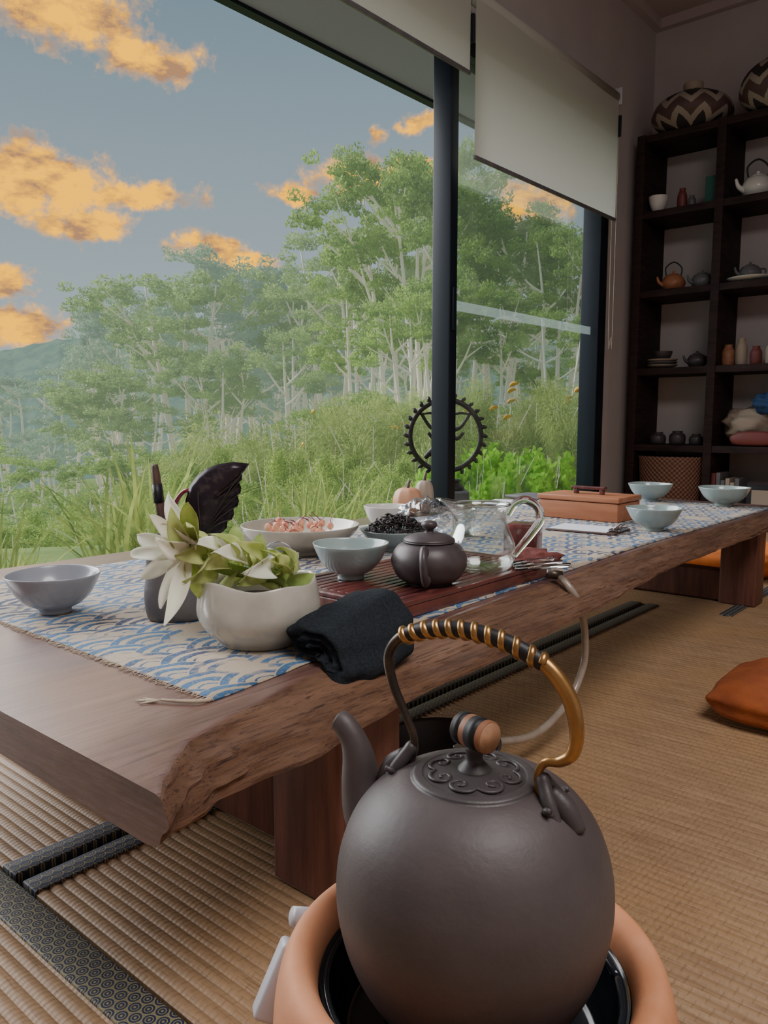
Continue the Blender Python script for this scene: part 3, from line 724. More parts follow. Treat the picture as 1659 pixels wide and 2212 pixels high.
cp=box('control_panel',(-.018,-.02,-.050),(.024,.0,.012),M['plastic'],st,.004,(-.138,.070,.330),(math.radians(-10),math.radians(26),math.radians(10)))
mesh('knob',*sweep([(-.139,.065,.366),(-.119,.075,.358)],.0080,20,1),M['plastic'],st)
kt=empty('clay_kettle',(KX[0],KX[1],KZ),YAW+math.radians(-31.3),'large dark brown clay kettle with brass overhead handle','kettle')
kt.scale=(.985,.985,.985)
mesh('body',*lathe(smoothprof([(0,-.0985),(.05,-.0985),(.062,-.093),(.080,-.072),(.093,-.045),(.0995,-.018),(.1005,.004),(.0975,.026),(.0885,.049),(.074,.067),(.058,.0775),(.047,.0815),(.0455,.080),(.044,.078),(0,.077)],5),96),M['clay'],kt)
lid=mesh('lid',*lathe(smoothprof([(0,.079),(.0445,.080),(.0455,.0822),(.0435,.0842),(.038,.0845),(.036,.0838),(.02,.0865),(.0,.0875)],4),72),M['claydark'],kt)
cr=MB()
def scroll(cx,cy,ang,s,rad=.0015):
    pts=[(.0,.002),(.004,.005),(.009,.005),(.013,.002),(.014,-.003),(.010,-.006),(.006,-.004),(.007,-.001),(.010,-.001)]
    for sg in (1,-1):
        q=[]
        for x,y in pts:
            x*=s*sg;y*=s; X_=cx+x*math.cos(ang)-y*math.sin(ang);Y_=cy+x*math.sin(ang)+y*math.cos(ang)
            q.append((X_,Y_,.0878-.0028*min(1,math.hypot(X_,Y_)/.036)))
        cr.add(sweep(q,[rad*.7]+[rad]*7+[rad*.8],6,4,.8))
for i in range(4):
    a=i*2*math.pi/4+.5; scroll(.0255*math.cos(a),.0255*math.sin(a),a-math.pi/2,1.28)
mesh('cloud_relief',cr.v,cr.f,M['claydark'],lid)
kn=mesh('lid_knob_post',*lathe(smoothprof([(0,.085),(.012,.086),(.010,.090),(.006,.095),(.0065,.104),(0,.106)],4),24),M['claydark'],lid)
R31=Matrix.Rotation(math.radians(31.3),3,'Z'); ax=(R31@Vector((.62,-.74,.02))).normalized()
c=Vector((0,0,.1145))
mesh('wood_roll',*sweep([tuple(c-ax*.0145),tuple(c-ax*.0138),tuple(c+ax*.0138),tuple(c+ax*.0145)],[.0112,.0118,.0118,.0114],32,1),M['copper'],lid)
for a,b in ((-.0137,-.006),(-.001,.0100)):
    mesh('dark_band',*sweep([tuple(c+ax*a),tuple(c+ax*b)],.01188,32,1),M['blackcord'],lid)
mesh('pale_end',*sweep([tuple(c+ax*.0144),tuple(c+ax*.0148)],.0106,28,1),M['palewood'],lid)
mesh('spout',*sweep([(-.074,0,.015),(-.090,0,.030),(-.097,0,.050),(-.100,0,.072),(-.105,0,.086),(-.113,0,.096),(-.119,0,.0995)],[.027,.021,.0165,.0130,.0105,.0095,.0088],28,6),M['clay'],kt)
mesh('spout_opening',*sweep([(-.1175,0,.0992),(-.1196,0,.0998)],.0065,20,1),M['blackcord'],kt)
hp=[(-.053,.366),(-.050,.385),(-.058,.404),(-.069,.427),(-.072,.448),(-.060,.464),(-.035,.4725),(-.007,.4755),(.022,.4715),(.050,.461),(.067,.443),(.074,.421),(.0725,.403),(.064,.3945),(.053,.391),(.048,.381),(.050,.366)]
hpl=[(a,0,b+.15-KZ) for a,b in hp]
mesh('handle',*sweep(hpl[:8],[.003,.003,.0032,.0037,.0040,.0043,.0048,.0048],14,7),M['bronzed'],kt)
mesh('handle',*sweep(hpl[7:],[.0048,.0050,.0054,.0056,.0052,.0046,.0038,.003,.003,.003],14,7),M['brass'],kt)
arc=smoothprof(hpl[5:10],14)
mesh('black_grip',*sweep(arc,.0060,14,1),M['blackcord'],kt)
coil=[];n=len(arc)
for i in range(n*6):
    t=i/(n*6-1)*(n-1); k=int(min(t,n-2)); fr_=t-k
    p=Vector(arc[k]).lerp(Vector(arc[k+1]),fr_); tg=(Vector(arc[k+1])-Vector(arc[k])).normalized()
    u=Vector((0,1,0)); w2=tg.cross(u); an=2*math.pi*11.5*i/(n*6)
    coil.append(tuple(p+u*math.cos(an)*.0047+w2*math.sin(an)*.0047))
mesh('brass_coil',*sweep(coil,.0030,8,1),M['brass'],kt)
for sx in (-1,1):
    lg=MB()
    lg.add(sweep([(sx*.066,-.011,.066),(sx*.060,-.009,.078),(sx*.054,-.003,.088),(sx*.052,.0,.092),(sx*.054,.003,.088),(sx*.060,.009,.078),(sx*.066,.011,.066)],[.0045,.005,.005,.005,.005,.005,.0045],12,5))
    lg.add(sweep([(sx*.076,0,.060),(sx*.068,0,.074),(sx*.057,0,.085)],[.007,.0085,.006],12,4))
    for q in (-1,1):
        lg.add(sweep([(sx*.068,q*.008,.064),(sx*.073,q*.018,.056),(sx*.079,q*.017,.052),(sx*.080,q*.010,.053),(sx*.076,q*.008,.058)],[.004,.0035,.003,.0028,.002],8,4))
        lg.add(sweep([(sx*.064,q*.010,.072),(sx*.060,q*.017,.078),(sx*.064,q*.019,.080)],[.003,.0028,.002],8,3))
    mesh('handle_lug',lg.v,lg.f,M['claydark'],kt)
# ------------------------------------------------------------------ cushions
def cushion(s,n,w,h,mt,lab,z=0.001,rot=0,name='floor_cushion'):
    o=blob(name,w/2,w/2,h/2,mt,.06,2,None,(s,n,z+h/2*1.03),rot,seg=64,power=.32); return tag(o,lab,'cushion','orange floor cushions')
X=W(1.10,1.96); cushion(X[0],X[1],.42,.10,M['orange'],'rust orange velvet floor cushion on the tatami')
cushion(4.22,1.25,.55,.13,M['orangel'],'bright orange floor cushion beyond the table')
cushion(4.45,.62,.55,.20,M['orangel'],'bright orange floor cushion near the shelves')
# ------------------------------------------------------------------ bookshelf
bs=empty('bookshelf',(5.84,0,0),label='tall dark-stained wooden cube shelf against the wall',cat='shelf')
zs=[0.03,.56,1.13,1.70,2.27,2.81]; ndv=[2.50,1.925,1.35,.775,.2]
dp=SW-5.84-.004
for n in ndv: box('upright',(0,n-.03,0),(dp,n+.03,2.84),M['darkwood'],bs,.003)
for z in zs:
    for a,b in zip(ndv,ndv[1:]): box('shelf_board',(.004,b+.03,z-.028),(dp,a-.03,z+.022),M['darkwood'],bs,.002)
SZ=[z+.0225 for z in zs]; SS=6.0
def pot(name,n,z,prof,mt,lab,cat,s=SS,parts=None,seg=32,grp='pottery on the shelves'):
    o=mesh(name,*lathe(smoothprof(prof,3),seg),mt,None,(s,n,z)); return tag(o,lab,cat,grp)
def teapot(n,z,r,mt,lab,over=True,s=SS):
    e=empty('teapot',(s,n,z),YAW,lab,'teapot','teapots on the shelves')
    mesh('body',*lathe(smoothprof([(0,.002),(r*.6,0),(r*.95,r*.4),(r,r*.8),(r*.75,r*1.25),(r*.4,r*1.4),(0,r*1.42)],4),32),mt,e)
    mesh('lid',*lathe(smoothprof([(r*.45,r*1.38),(r*.4,r*1.48),(r*.12,r*1.56),(r*.14,r*1.7),(0,r*1.76)],3),24),mt,e)
    mesh('spout',*sweep([(-r*.8,0,r*.5),(-r*1.25,0,r*.75),(-r*1.45,0,r*1.25)],[r*.22,r*.15,r*.09],10,4),mt,e)
    if over: mesh('handle',*sweep([(-r*.6,0,r*1.2),(-r*.7,0,r*2.0),(0,0,r*2.5),(r*.7,0,r*2.0),(r*.6,0,r*1.2)],r*.06,8,5),M['blackcord'],e)
    else: mesh('handle',*sweep([(r*.85,0,r*1.1),(r*1.4,0,r*1.1),(r*1.4,0,r*.6),(r*.9,0,r*.4)],r*.09,8,4),mt,e)
for n,l,hk,rk in ((2.19,'black and cream zigzag round pot on shelf top',.58,1.0),(1.58,'brown and cream zigzag round pot on shelf top',.76,1.0)):
    e=empty('zigzag_pot',(5.99,n,2.8335),0,l,'pot','zigzag patterned pots')
    mesh('body',*lathe(smoothprof([(0,.002),(.15,0),(.25,.10*hk),(.28,.2*hk),(.24,.34*hk),(.13,.44*hk),(.07,.47*hk),(.0,.47*hk)],4),64),M['zig'],e)
    mesh('neck',*lathe(smoothprof([(.065,.46*hk),(.07,.56*hk),(.062,.57*hk),(.05,.50*hk),(0,.5*hk)],3),32),M['beige'],e)
B=lambda r,h:[(0,.004),(r*.4,.0),(r*.5,.004),(r*.85,h*.5),(r,h),(r*.95,h),(r*.75,h*.5),(0,h*.25)]
J=lambda r,h:[(0,.002),(r*.8,0),(r,h*.3),(r*.95,h*.7),(r*.6,h*.9),(r*.65,h),(r*.5,h),(0,h*.85)]
pot('bowl',2.39,SZ[4],B(.07,.11),M['white'],'small white bowl on upper shelf','bowl',5.93)
pot('figurine',2.24,SZ[4],J(.035,.16),M['redbox'],'small reddish vase on upper shelf','vase')
pot('jar',2.17,SZ[4],J(.03,.10),M['greypot'],'small dark jar on upper shelf','jar')
o=box('tea_box',(-.05,-.04,0),(.05,.04,.2),M['green'],None,.003,(6.0,2.02,SZ[4])); tag(o,'green tea box on upper shelf','box')
teapot(1.72,SZ[4],.105,M['white'],'white patterned teapot with black overhead handle')
teapot(2.28,SZ[3],.085,M['boxwood'],'orange-brown clay teapot on shelf')
teapot(2.07,SZ[3],.075,M['greypot'],'small grey teapot on shelf',False)
pot('plate',1.72,SZ[3],B(.17,.03),M['white'],'white plate under dark teapot','plate',5.99)
teapot(1.74,SZ[3]+.016,.075,M['greypot'],'dark teapot on white plate',False)
pot('jar',1.50,SZ[3],J(.07,.16),M['yixing'],'dark jar on shelf','jar',6.12)
for k in range(3): pot('plate',2.33,SZ[2]+.02*k,B(.11,.028),M['beige'] if k!=1 else M['greypot'],'stacked stoneware plate on shelf','plate',5.98)
pot('bowl',2.33,SZ[2]+.055,B(.07,.07),M['yixing'],'dark bowl on a stack of plates','bowl',5.98)
teapot(2.08,SZ[2],.07,M['yixing'],'dark clay teapot on shelf',False)
for n,r,h,mt,l in ((1.86,.045,.15,M['copper'],'amber jar'),(1.77,.04,.19,M['beige'],'pale bottle vase'),(1.67,.04,.13,M['redbox'],'reddish cup'),(1.56,.05,.16,M['beige'],'beige tin jar'),(1.45,.045,.12,M['greypot'],'grey jar')):
    pot('jar',n,SZ[2],J(r,h),mt,l+' on the middle shelf','jar')
for n,r,h in ((2.35,.06,.09),(2.2,.06,.1),(2.06,.05,.08)): pot('cup',n,SZ[1],J(r,h),M['yixing'],'dark clay cup on the lower shelf','cup')
o=blob('cloth_bag',.13,.17,.13,M['beige'],.35,3,None,(6.04,1.70,SZ[1]+.145)); tag(o,'crumpled pale cloth bag on lower shelf','bag')
o=blob('blue_cloth',.09,.10,.07,M['blue'],.4,3,None,(5.97,1.56,SZ[1]+.30)); tag(o,'blue cloth bundle on lower shelf','cloth')
o=blob('red_tin',.045,.15,.05,M['redbox'],.1,1,None,(5.87,1.62,SZ[1]+.055),power=.5); tag(o,'red patterned tin on lower shelf','tin')
bk=mesh('wicker_basket',*lathe([(0,.01),(.8,.0),(.9,.01),(1,.42),(1.03,.435),(1.0,.445),(.95,.43),(.86,.03),(0,.03)],64),M['wicker'],None,(5.93,2.21,SZ[0]),0,scale=(.17,.245,1)); tag(bk,'brown woven wicker basket on bottom shelf','basket')
for i in range(6):
    h=random.uniform(.26,.34); n=1.88-.033*i
    o=box('book',(-.1,-.014,0),(.1,.014,h),random.choice([M['redbox'],M['greypot'],M['beige'],M['redbox']]),None,.002,(5.97,n,SZ[0])); tag(o,'upright book on the bottom shelf','book','books on the bottom shelf')
pf=empty('picture_frame',(5.9,1.55,SZ[0]),label='small dark framed picture on bottom shelf',cat='picture frame')
box('frame',(-.01,-.1,0),(.01,.1,.26),M['blackcord'],pf,.003); box('print',(-.013,-.07,.035),(-.0105,.07,.225),M['beige'],pf)
# ------------------------------------------------------------------ outdoors
EG=[(-1.2,-.34),(-.6,-.31),(-.3,-.26),(0,-.18),(.3,-.11),(1,-.06)]
EF=[(-1.2,-.12),(-.6,-.11),(-.3,-.07),(0,-.02),(.3,.05),(1,.08)]
def terr(x,y):
    r=x/max(y,1)
    eg=interp(EG,r); ef=interp(EF,r)
    if y<5: return -.18
    if y<20:
        t=(y-5)/15; t=t*t*(3-2*t); return -.18*(1-t)+(.77+20*eg)*t
    t=min(1,(y-20)/70); return .77+y*(eg+(ef-eg)*t)
v=[];f=[];NA=70;NRr=60
for j in range(NRr+1):
    y=3.2*(150/3.2)**(j/NRr)
    for i in range(NA+1):
        r=-1.3+2.3*i/NA; x=r*y
        z=terr(x,y)+.03*y**.7*mnoise.noise(Vector((x*.2,y*.2,0)))*(0 if y<6 else 1)
        v.append(W(x,y,z))
for j in range(NRr):
    for i in range(NA):
        a=j*(NA+1)+i; f.append((a,a+1,a+NA+2,a+NA+1))
vv=[]
for p in v: vv.append((p[0],max(p[1],NW+.16) if p[0]<7 else p[1],p[2]))
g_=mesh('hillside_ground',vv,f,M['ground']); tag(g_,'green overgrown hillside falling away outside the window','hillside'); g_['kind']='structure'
v=[];f=[];NA=300
for j in range(20):
    t=j/19
    for i in range(NA+1):
        r=-1.2+2.2*i/NA
        top=interp([(-1.2,.07),(-.49,.088),(-.40,.104),(-.30,.118),(0,.10),(1,.1)],r)+.004*mnoise.noise(Vector((r*14,0,0)))+.003*mnoise.noise(Vector((r*60,2,0)))+.0018*mnoise.noise(Vector((r*200,2,0)))
        y=200+160*t; zz=-30+(350*top+30)*t**.8
        zz+=(2.2*mnoise.noise(Vector((r*70,t*9,3)))+2.4*mnoise.noise(Vector((r*180,t*25,3))))*(1 if j<19 else .3)
        v.append(W(r*y,y,zz))
for j in range(19):
    for i in range(NA):
        a=j*(NA+1)+i; f.append((a,a+1,a+NA+2,a+NA+1))
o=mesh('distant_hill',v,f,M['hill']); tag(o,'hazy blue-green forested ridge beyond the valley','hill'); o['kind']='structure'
def leafquad(v,f,p,size,rnd,narrow=.5):
    d=Vector((rnd.gauss(0,1),rnd.gauss(0,1),rnd.gauss(0,.8))).normalized(); u=d.orthogonal().normalized()
    if rnd.random()<.5: u=d.cross(u)
    k=len(v); a=p-d*size; b=p+d*size; w_=u*size*narrow
    v+= [tuple(a),tuple(p+w_),tuple(b),tuple(p-w_)]; f.append((k,k+1,k+2,k+3))
def make_tree(seed,bushy=False):
    rnd=random.Random(seed); tv=MB(); lv=[];lf=[]
    nt_=rnd.choice([2,3,3,4]) if not bushy else 2; tips=[]
    for t in range(nt_):
        a0=6.28*t/nt_+rnd.uniform(-.5,.5)
        bx,by=.025*math.cos(a0),.025*math.sin(a0); sp_=rnd.uniform(.05,.14)
        lx,ly=sp_*math.cos(a0),sp_*math.sin(a0); H=rnd.uniform(.78,.91)
        pts=[(bx,by,-.05)]
        for q in range(1,6):
            z=H*q/5; pts.append((bx+lx*(q/5)**1.3+rnd.uniform(-.008,.008),by+ly*(q/5)**1.3+rnd.uniform(-.008,.008),z))
        tv.add(sweep(pts,[.0150,.0125,.0108,.0088,.006,.003],6,3)); tips.append((pts[-1],.105))
        for b in range(rnd.randint(4,5) if bushy else rnd.randint(3,4)):
            z0=rnd.uniform(.28 if bushy else .62,.90)*H; k=z0/H*5; i=int(k); fr=k-i
            p=Vector(pts[i]).lerp(Vector(pts[min(i+1,5)]),fr); a=rnd.uniform(0,6.28); L=rnd.uniform(.11,.22)*(1.25-z0*.5)
            e=p+Vector((math.cos(a)*L,math.sin(a)*L,rnd.uniform(.08,.17)))
            e.z=min(e.z,.93)
            mid=p.lerp(e,.5)+Vector((0,0,-.012))
            tv.add(sweep([tuple(p),tuple(mid),tuple(e)],[.0058,.004,.002],5,3)); tips.append((tuple(e),rnd.uniform(.075,.105)))
            a2=a+rnd.uniform(-.9,.9); e2=mid+Vector((math.cos(a2)*L*.6,math.sin(a2)*L*.6,rnd.uniform(.04,.09)))
            tv.add(sweep([tuple(mid),tuple(e2)],[.0032,.0015],4,1)); tips.append((tuple(e2),rnd.uniform(.05,.075)))
    for c,R in tips:
        c=Vector(c)
        n=int(850*(R/.1)**2)
        subs=[Vector((rnd.gauss(0,.55),rnd.gauss(0,.55),rnd.gauss(0,.2)))*R for _ in range(7)]
        for i in range(n):
            s=rnd.choice(subs); d=Vector((rnd.gauss(0,1),rnd.gauss(0,1),rnd.gauss(0,1))).normalized()
            p=c+s+Vector((d.x,d.y,(d.z*.7 if d.z>0 else d.z*.25)))*R*.42*rnd.uniform(.55,1)
            leafquad(lv,lf,p,rnd.uniform(.0042,.0082),rnd)
    return (tv.v,tv.f),(lv,lf)
def mk(name,vf,mt):
    me=bpy.data.meshes.new(name); me.from_pydata(vf[0],[],vf[1]); me.materials.append(mt); me.update(); return me
TT=[]
for i in range(9):
    a,b=make_tree(100+i,i>=6)
    tm=mk('trunk',a,M['bark']); tm.polygons.foreach_set('use_smooth',[True]*len(tm.polygons))
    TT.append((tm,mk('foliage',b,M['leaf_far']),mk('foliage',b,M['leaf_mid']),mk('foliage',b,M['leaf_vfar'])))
tn=0
def tree(r,dist,etop,wide=1.0,lab='tall pale-trunked eucalyptus tree on the hillside',bushy=False):
    global tn
    x=r*dist; zb=terr(x,dist); h=(.77+dist*etop)-zb
    tm,ff,fmid,fv=TT[6+tn%3] if bushy else TT[tn%6]; tn+=1
    e=empty('eucalyptus_tree',W(x,dist,zb),random.uniform(0,6.28),lab,'tree','eucalyptus trees on the hillside')
    e.scale=(h*wide,h*wide,h)
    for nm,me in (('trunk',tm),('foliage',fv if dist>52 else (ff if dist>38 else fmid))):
        o=bpy.data.objects.new(nm,me); col.objects.link(o); o.parent=e
hero=[(-.355,60,.165,.6),(-.30,60,.200,.85),(-.245,51,.212,.95),(-.19,55,.205,.85),(-.15,54,.222,.85),(-.10,50,.212,.9),(-.06,46,.243,.85),(-.02,42,.272,.8),(.02,36,.330,.75),(.055,34,.355,.7),(.10,33,.345,.7),(.14,34,.305,.75),(.175,38,.245,.85),(.215,30,.266,.75),(.255,30,.270,.75),(.30,32,.25,.85),(-.12,44,.15,.9),(-.21,46,.12,.9),(-.03,38,.19,.8),(.08,30,.22,.75),(.15,30,.19,.8),(.04,30,.17,.8),(.22,26,.17,.8),(-.34,50,.10,.9)]
for r,d_,e_,w_ in hero: tree(r,d_,e_,w_)
rr=random.Random(5)
for i in range(17):
    r0=i*.045-.62
    tree(r0+rr.uniform(-.015,.015),rr.uniform(74,95),interp([(-.6,.055),(-.45,.06),(-.38,.085),(-.3,.13),(.1,.16)],r0)+rr.uniform(-.01,.012),1.1,bushy=True)
for i in range(15):
    r0=-.62+i*.065; tree(r0+rr.uniform(-.02,.02),rr.uniform(46,58),interp([(-.6,.015),(-.4,.035),(-.3,.07),(0,.11),(.3,.15)],r0)+rr.uniform(-.03,.02),.95)
for i in range(11):
    r0=-.64+i*.092; tree(r0+rr.uniform(-.02,.02),rr.uniform(30,38),interp([(-.6,-.025),(-.4,-.015),(-.2,.01),(0,.05),(.3,.09)],r0)+rr.uniform(-.03,.02),1.0)
for i in range(19):
    r0=-.64+i*.052; tree(r0+rr.uniform(-.02,.02),rr.uniform(19,25),interp([(-.6,-.09),(-.4,-.085),(-.2,-.05),(0,-.01),(.3,.04)],r0)+rr.uniform(-.025,.015),1.2,'young bushy eucalyptus tree on the slope',True)
def shrub_mesh(seed,n,size,narrow,feather=False,ns=18):
    rnd=random.Random(seed); v=[];f=[]
    subs=[(Vector((rnd.gauss(0,.5),rnd.gauss(0,.5),rnd.uniform(.1,.95))),rnd.uniform(.14,.30)) for _ in range(ns)]
    for i in range(n):
        c,R=rnd.choice(subs); d=Vector((rnd.gauss(0,1),rnd.gauss(0,1),rnd.gauss(0,1))).normalized()
        p=c+d*R*rnd.uniform(.3,1)
        if feather:
            dd=(d*1.2+Vector((0,0,.15))+Vector((rnd.gauss(0,.5),rnd.gauss(0,.5),rnd.gauss(0,.4)))).normalized(); L=size*rnd.uniform(.6,1.4); u=dd.orthogonal().normalized()*size*narrow
            k=len(v); m_=p+dd*L*.5; e_=p+dd*L+Vector((0,0,-L*.35)); v+= [tuple(p),tuple(m_+u),tuple(e_),tuple(m_-u)]; f.append((k,k+1,k+2,k+3))
        else: leafquad(v,f,p,size*rnd.uniform(.6,1.2),rnd,narrow)
    return v,f
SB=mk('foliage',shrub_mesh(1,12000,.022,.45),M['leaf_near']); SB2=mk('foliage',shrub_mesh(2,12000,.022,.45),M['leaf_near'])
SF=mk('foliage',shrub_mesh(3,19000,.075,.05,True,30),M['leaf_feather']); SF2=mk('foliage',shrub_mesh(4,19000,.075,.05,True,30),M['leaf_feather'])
SL=mk('foliage',shrub_mesh(6,900,.09,.6),M['leaf_bright'])
stmb=MB()
for i in range(9):
    a=i*.75; k_=random.Random(i).uniform(.3,.7); stmb.add(sweep([(0,0,-.3),(math.cos(a)*.15,math.sin(a)*.15,.2),(math.cos(a)*.35,math.sin(a)*.35,.6),(math.cos(a)*k_,math.sin(a)*k_,.95)],[.02,.015,.009,.004],5,3))
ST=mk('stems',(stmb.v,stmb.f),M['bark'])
def shrub(r,d,etop,w_,me,lab,nm='shrub',flowers=0,base=None):
    x=r*d; zb=terr(x,d) if base is None else base; h=max(.3,(.77+d*etop)-zb); w_=max(w_,min(h*.5,1.9)) if nm=='shrub' else w_
    e=empty(nm,W(x,d,zb),rr.uniform(0,6),lab,'bush','garden shrubs outside the window'); e.scale=(w_,w_,h/1.1)
    for n_,m_ in (('stems',ST),('foliage',me)):
        o=bpy.data.objects.new(n_,m_); col.objects.link(o); o.parent=e
    for k in range(flowers):
        a=rr.uniform(0,6.28); p=(math.cos(a)*rr.uniform(.2,.7),math.sin(a)*rr.uniform(.2,.7),rr.uniform(.75,1.08))
        o=mesh('flower_spike',*sweep([p,(p[0]+.03,p[1]+.02,p[2]+.015),(p[0]+.10,p[1]+.05,p[2]+.022)],[.008,.017,.006],6,2),M['flower'],e)
for i in range(14):
    r0=-.62+i*.07; shrub(r0+rr.uniform(-.02,.02),rr.uniform(12,15),interp([(-.6,-.14),(-.3,-.10),(0,-.02),(.3,.02)],r0)+rr.uniform(-.02,.015),rr.uniform(1.1,1.6),rr.choice([SB,SB2]),'rounded green shrub on the slope')
for r0,d,e_,w_,fl_ in ((-.10,9.5,.020,1.1,3),(-.02,8.6,.015,1.0,3),(.04,9,.03,1.0,1),(-.18,10,-.02,1.1,0),(.12,8.9,.045,.9,8),(.19,9.4,.045,.9,8),(.25,9.6,.03,.9,2),(-.25,9.5,-.055,1.1,0)):
    shrub(r0,d,e_,w_,rr.choice([SF,SF2]),'feathery grevillea bush with orange flower spikes' if fl_ else 'feathery green grevillea bush on the slope','grevillea_bush',fl_)
for r0,d,e_,w_ in ((-.36,9,-.12,.9),(-.46,9,-.13,.9),(-.57,8.5,-.15,.9),(.15,7.9,-.02,.6),(.22,8.8,-.01,.7),(-.14,8.2,-.03,.7),(-.06,7.4,-.035,.6),(.03,7.4,-.035,.5),(-.22,8.0,-.06,.7),(-.09,6.6,-.07,.5),(-.17,6.6,-.09,.5),(-.01,6.4,-.06,.45),(-.28,7.0,-.11,.6)):
    shrub(r0,d,e_,w_,rr.choice([SB,SB2]),'dense green shrub near the deck')
for r0,d,e_,w_ in ((.10,6.3,-.040,.42),(.15,6.6,-.030,.42),(.20,7.1,-.030,.42),(.13,5.8,-.065,.36)):
    shrub(r0,d,e_,w_,SL,'bright green broad-leaved plant outside the window','leafy_plant')
def grass_mesh(seed,nb):
    rnd=random.Random(seed); v=[];f=[]
    for b in range(nb):
        a=rnd.uniform(0,6.28); lean=rnd.uniform(.1,.95); L=rnd.uniform(.55,1.05); w_=rnd.uniform(.011,.021)
        bx,by=rnd.gauss(0,.06),rnd.gauss(0,.06); d=Vector((math.cos(a),math.sin(a),0)); s=Vector((-d.y,d.x,0)); k=len(v); N=7
        for i in range(N+1):
            t=i/N; th=lean*t*1.5
            r_=L*t*math.sin(th*.75+lean*.15); z=L*t*math.cos(th*.62)
            ww=w_*(1-t)**.6+.0006
            c=Vector((bx,by,0))+d*r_+Vector((0,0,z)); v+= [tuple(c-s*ww),tuple(c+s*ww)]
        for i in range(N): f.append((k+2*i,k+2*i+1,k+2*i+3,k+2*i+2))
    return v,f
GM=[mk('strap_leaves',grass_mesh(i,50),M['grass']) for i in range(4)]
def clump(x,y,h,base=-.16):
    o=bpy.data.objects.new('grass_clump',rr.choice(GM)); col.objects.link(o); o.location=W(x,y,base); o.rotation_euler=(0,0,rr.uniform(0,6)); o.scale=(h*.9,h*.9,h)
    tag(o,'clump of strappy green leaves just outside the window','grass','strappy grass clumps outside')
for r0,d,h in ((-.53,3.35,.50),(-.46,3.6,.40),(-.34,3.7,.85),(-.30,3.8,.95),(-.25,4.0,.55),(-.14,4.3,.58),(-.10,4.45,.72),(-.06,4.6,.72),(-.02,4.8,.50),(-.50,3.0,.66),(-.33,4.2,.70)):
    clump(r0*d,d,h)
# ring statue outside
X=W(.385,4.95)
ns_=empty('dancing_ring_statue',(X[0],X[1],.03),YAW,'dark bronze statue of dancing figure within flaming ring','statue')
box('plinth',(-.14,-.12,-.19),(.14,.12,.30),M['greypot'],ns_,.01)
mesh('lotus_base',*lathe(smoothprof([(0,.30),(.11,.30),(.12,.32),(.09,.345),(.10,.365),(.0,.37)],3),32),M['bronze'],ns_)
rg=MB(); C=Vector((0,0,.64)); Rr=.222
rg.add(sweep([(Rr*math.sin(i*.3927),0,.64-Rr*math.cos(i*.3927)) for i in range(16)],.016,10,4,closed=True))
for i in range(28):
    a=2*math.pi*i/28; d=Vector((math.sin(a),0,-math.cos(a)))
    if d.z<-.93: continue
    p=C+d*Rr; t=Vector((d.z,0,-d.x))
    rg.add(sweep([tuple(p),tuple(p+d*.022),tuple(p+d*.034+t*.006),tuple(p+d*.045+t*.002)],[.012,.013,.010,.002],8,3))
mesh('flame_ring',rg.v,rg.f,M['bronze'],ns_)
fg=MB()
fg.add(sweep([(0,0,.37),(.005,0,.43),(.02,0,.49),(0,0,.55)],[.018,.02,.026,.034],10,4))
fg.add(sweep([(0,0,.54),(-.005,0,.60),(0,0,.66),(0,0,.69)],[.036,.028,.04,.018],12,4))
fg.add(sweep([(0,0,.69),(0,0,.73),(0,0,.765),(0,0,.80)],[.014,.03,.026,.008],12,4))
fg.add(sweep([(0,0,.55),(-.05,-.01,.56),(-.10,-.02,.53),(-.13,-.02,.50)],[.032,.028,.02,.012],10,4))
for s in (-1,1):
    fg.add(sweep([(s*.03,0,.67),(s*.09,0,.69),(s*.13,0,.74),(s*.15,0,.78)],[.015,.012,.010,.012],8,4))
    fg.add(sweep([(s*.03,0,.66),(s*.07,-.02,.62),(s*.11,-.03,.66)],[.015,.012,.010],8,4))
    fg.add(sweep([(s*.02,0,.76),(s*.09,0,.78),(s*.16,0,.77)],[.005,.008,.004],6,4))
mesh('dancer_figure',fg.v,fg.f,M['bronze'],ns_)
# ------------------------------------------------------------------ world
wd=bpy.data.worlds.new('sky'); bpy.context.scene.world=wd; wd.use_nodes=True
g=NG(wd.node_tree); bg=wd.node_tree.nodes['Background']
dv=g.n('ShaderNodeTexCoord').outputs['Generated']
nz=g.n('ShaderNodeTexNoise'); g.l(dv,nz.inputs['Vector']); nz.inputs['Scale'].default_value=14; nz.inputs['Detail'].default_value=8; nz.inputs['Roughness'].default_value=.64
sp=g.n('ShaderNodeSeparateXYZ'); g.l(dv,sp.inputs[0])
phi=g.m('MULTIPLY',g.m('ARCTAN2',sp.outputs[1],sp.outputs[0]),180/math.pi)
el=g.m('MULTIPLY',g.m('ARCSINE',sp.outputs[2]),180/math.pi)
cmb=g.n('ShaderNodeCombineXYZ'); g.l(phi,cmb.inputs[0]); g.l(el,cmb.inputs[1])
dsv=g.n('ShaderNodeVectorMath'); dsv.operation='MULTIPLY_ADD'; g.l(nz.outputs['Color'],dsv.inputs[0]); dsv.inputs[1].default_value=(7,3.2,0); dsv.inputs[2].default_value=(-3.5,-1.6,0)
pv=g.n('ShaderNodeVectorMath'); pv.operation='ADD'; g.l(cmb.outputs[0],pv.inputs[0]); g.l(dsv.outputs[0],pv.inputs[1])
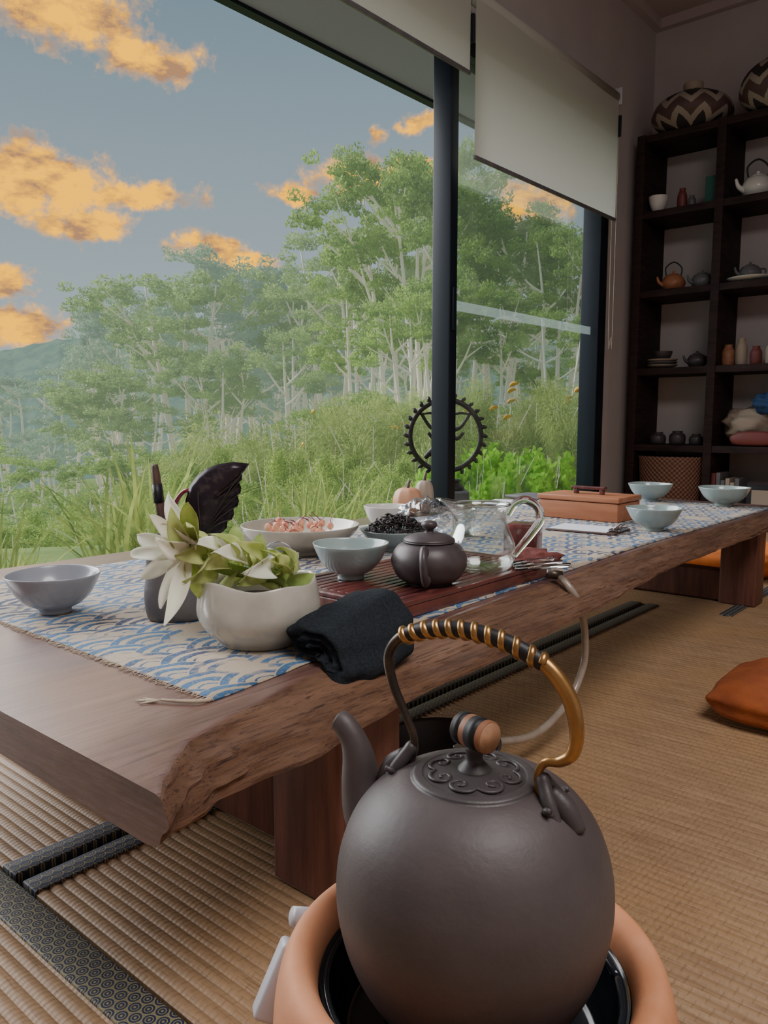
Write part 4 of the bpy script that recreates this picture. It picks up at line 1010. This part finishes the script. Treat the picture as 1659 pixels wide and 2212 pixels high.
clouds=[(-20.9,24.2,5.8,2.1,1),(-15.5,22.6,3.8,1.6,1),(-26,25.5,4.5,2.4,1),(-22.7,14.9,5.8,2.5,1),(-16.7,14.6,5.0,1.2,1),(-20.2,12.8,3.8,1.5,1),(-12.1,11.6,3.0,1.1,.9),(-9.2,10.7,2.4,.9,.85),(-2.2,16.4,3.4,1.7,1),(-.4,18.9,1.6,.8,.9),(2.7,16.5,2.6,1.1,.9),(-6.0,15.4,2.2,.7,.8),(-25.5,8.8,2.0,1.2,1),(-25,5.8,3.6,1.9,1),(10.2,15,3.8,1.7,.7),(2.9,19.6,1.7,.8,.8),(-40,18,7,3,1),(-50,10,8,3,1),(25,20,6,3,1),(-36,28,6,3,1)]
dens=None
for az,e,rx,ry,k in clouds:
    s_=g.n('ShaderNodeVectorMath'); s_.operation='SUBTRACT'; g.l(pv.outputs[0],s_.inputs[0]); s_.inputs[1].default_value=(40.5-az,e,0)
    q=g.n('ShaderNodeVectorMath'); q.operation='MULTIPLY'; g.l(s_.outputs[0],q.inputs[0]); q.inputs[1].default_value=(1/rx,1/ry,0)
    ln=g.n('ShaderNodeVectorMath'); ln.operation='LENGTH'; g.l(q.outputs[0],ln.inputs[0])
    d_=g.m('MULTIPLY',g.m('SUBTRACT',1.,ln.outputs['Value']),k)
    dens=d_ if dens is None else g.m('MAXIMUM',dens,d_)
n2=g.noise(dv,30,9,.66)
dd=g.m('ADD',dens,g.m('MULTIPLY',g.m('SUBTRACT',n2,.5),1.7))
cf=g.ramp(dd,-.02,.42)
grad=g.ramp(el,0,30)
sky=g.mix(grad,(.38,.45,.47),(.13,.20,.255))
shn=g.noise(dv,20,8,.62,(1,1,2.2))
shade=g.ramp(g.m('ADD',shn,g.m('MULTIPLY',dd,.10)),.42,.60)
cc=g.mix(shade,(.44,.23,.12),(1.65,.74,.0))
cc=g.mix(g.ramp(dd,.0,.35),(.62,.42,.26),cc)
fin=g.mix(cf,sky,cc)
g.l(fin,bg.inputs[0]); bg.inputs[1].default_value=1.25
# ------------------------------------------------------------------ lights
def light(name,typ,loc,direction,energy,color,**kw):
    l=bpy.data.lights.new(name,typ); l.energy=energy; l.color=color
    for k,v_ in kw.items(): setattr(l,k,v_)
    o=bpy.data.objects.new(name,l); col.objects.link(o); o.location=loc
    o.rotation_euler=Vector(direction).to_track_quat('-Z','Y').to_euler(); return o
light('daylight','SUN',(0,6,8),(.22,-1,-.72),7.0,(.97,.98,1.0),angle=math.radians(60))
light('room_fill','AREA',(.5,-.9,3.6),(0.0,.2,-1),110,(1,.94,.92),shape='DISK',size=2.0)  # unseen soft fill added to brighten the room, not an actual fitting
# ------------------------------------------------------------------ camera
cd=bpy.data.cameras.new('camera'); cd.sensor_fit='VERTICAL'; cd.sensor_height=36; cd.lens=36*1700/2212; cd.clip_start=.02; cd.clip_end=1500
co=bpy.data.objects.new('camera',cd); col.objects.link(co); co.location=(0,0,.77)
co.rotation_euler=(math.radians(90-6.7),0,YAW)
bpy.context.scene.camera=co
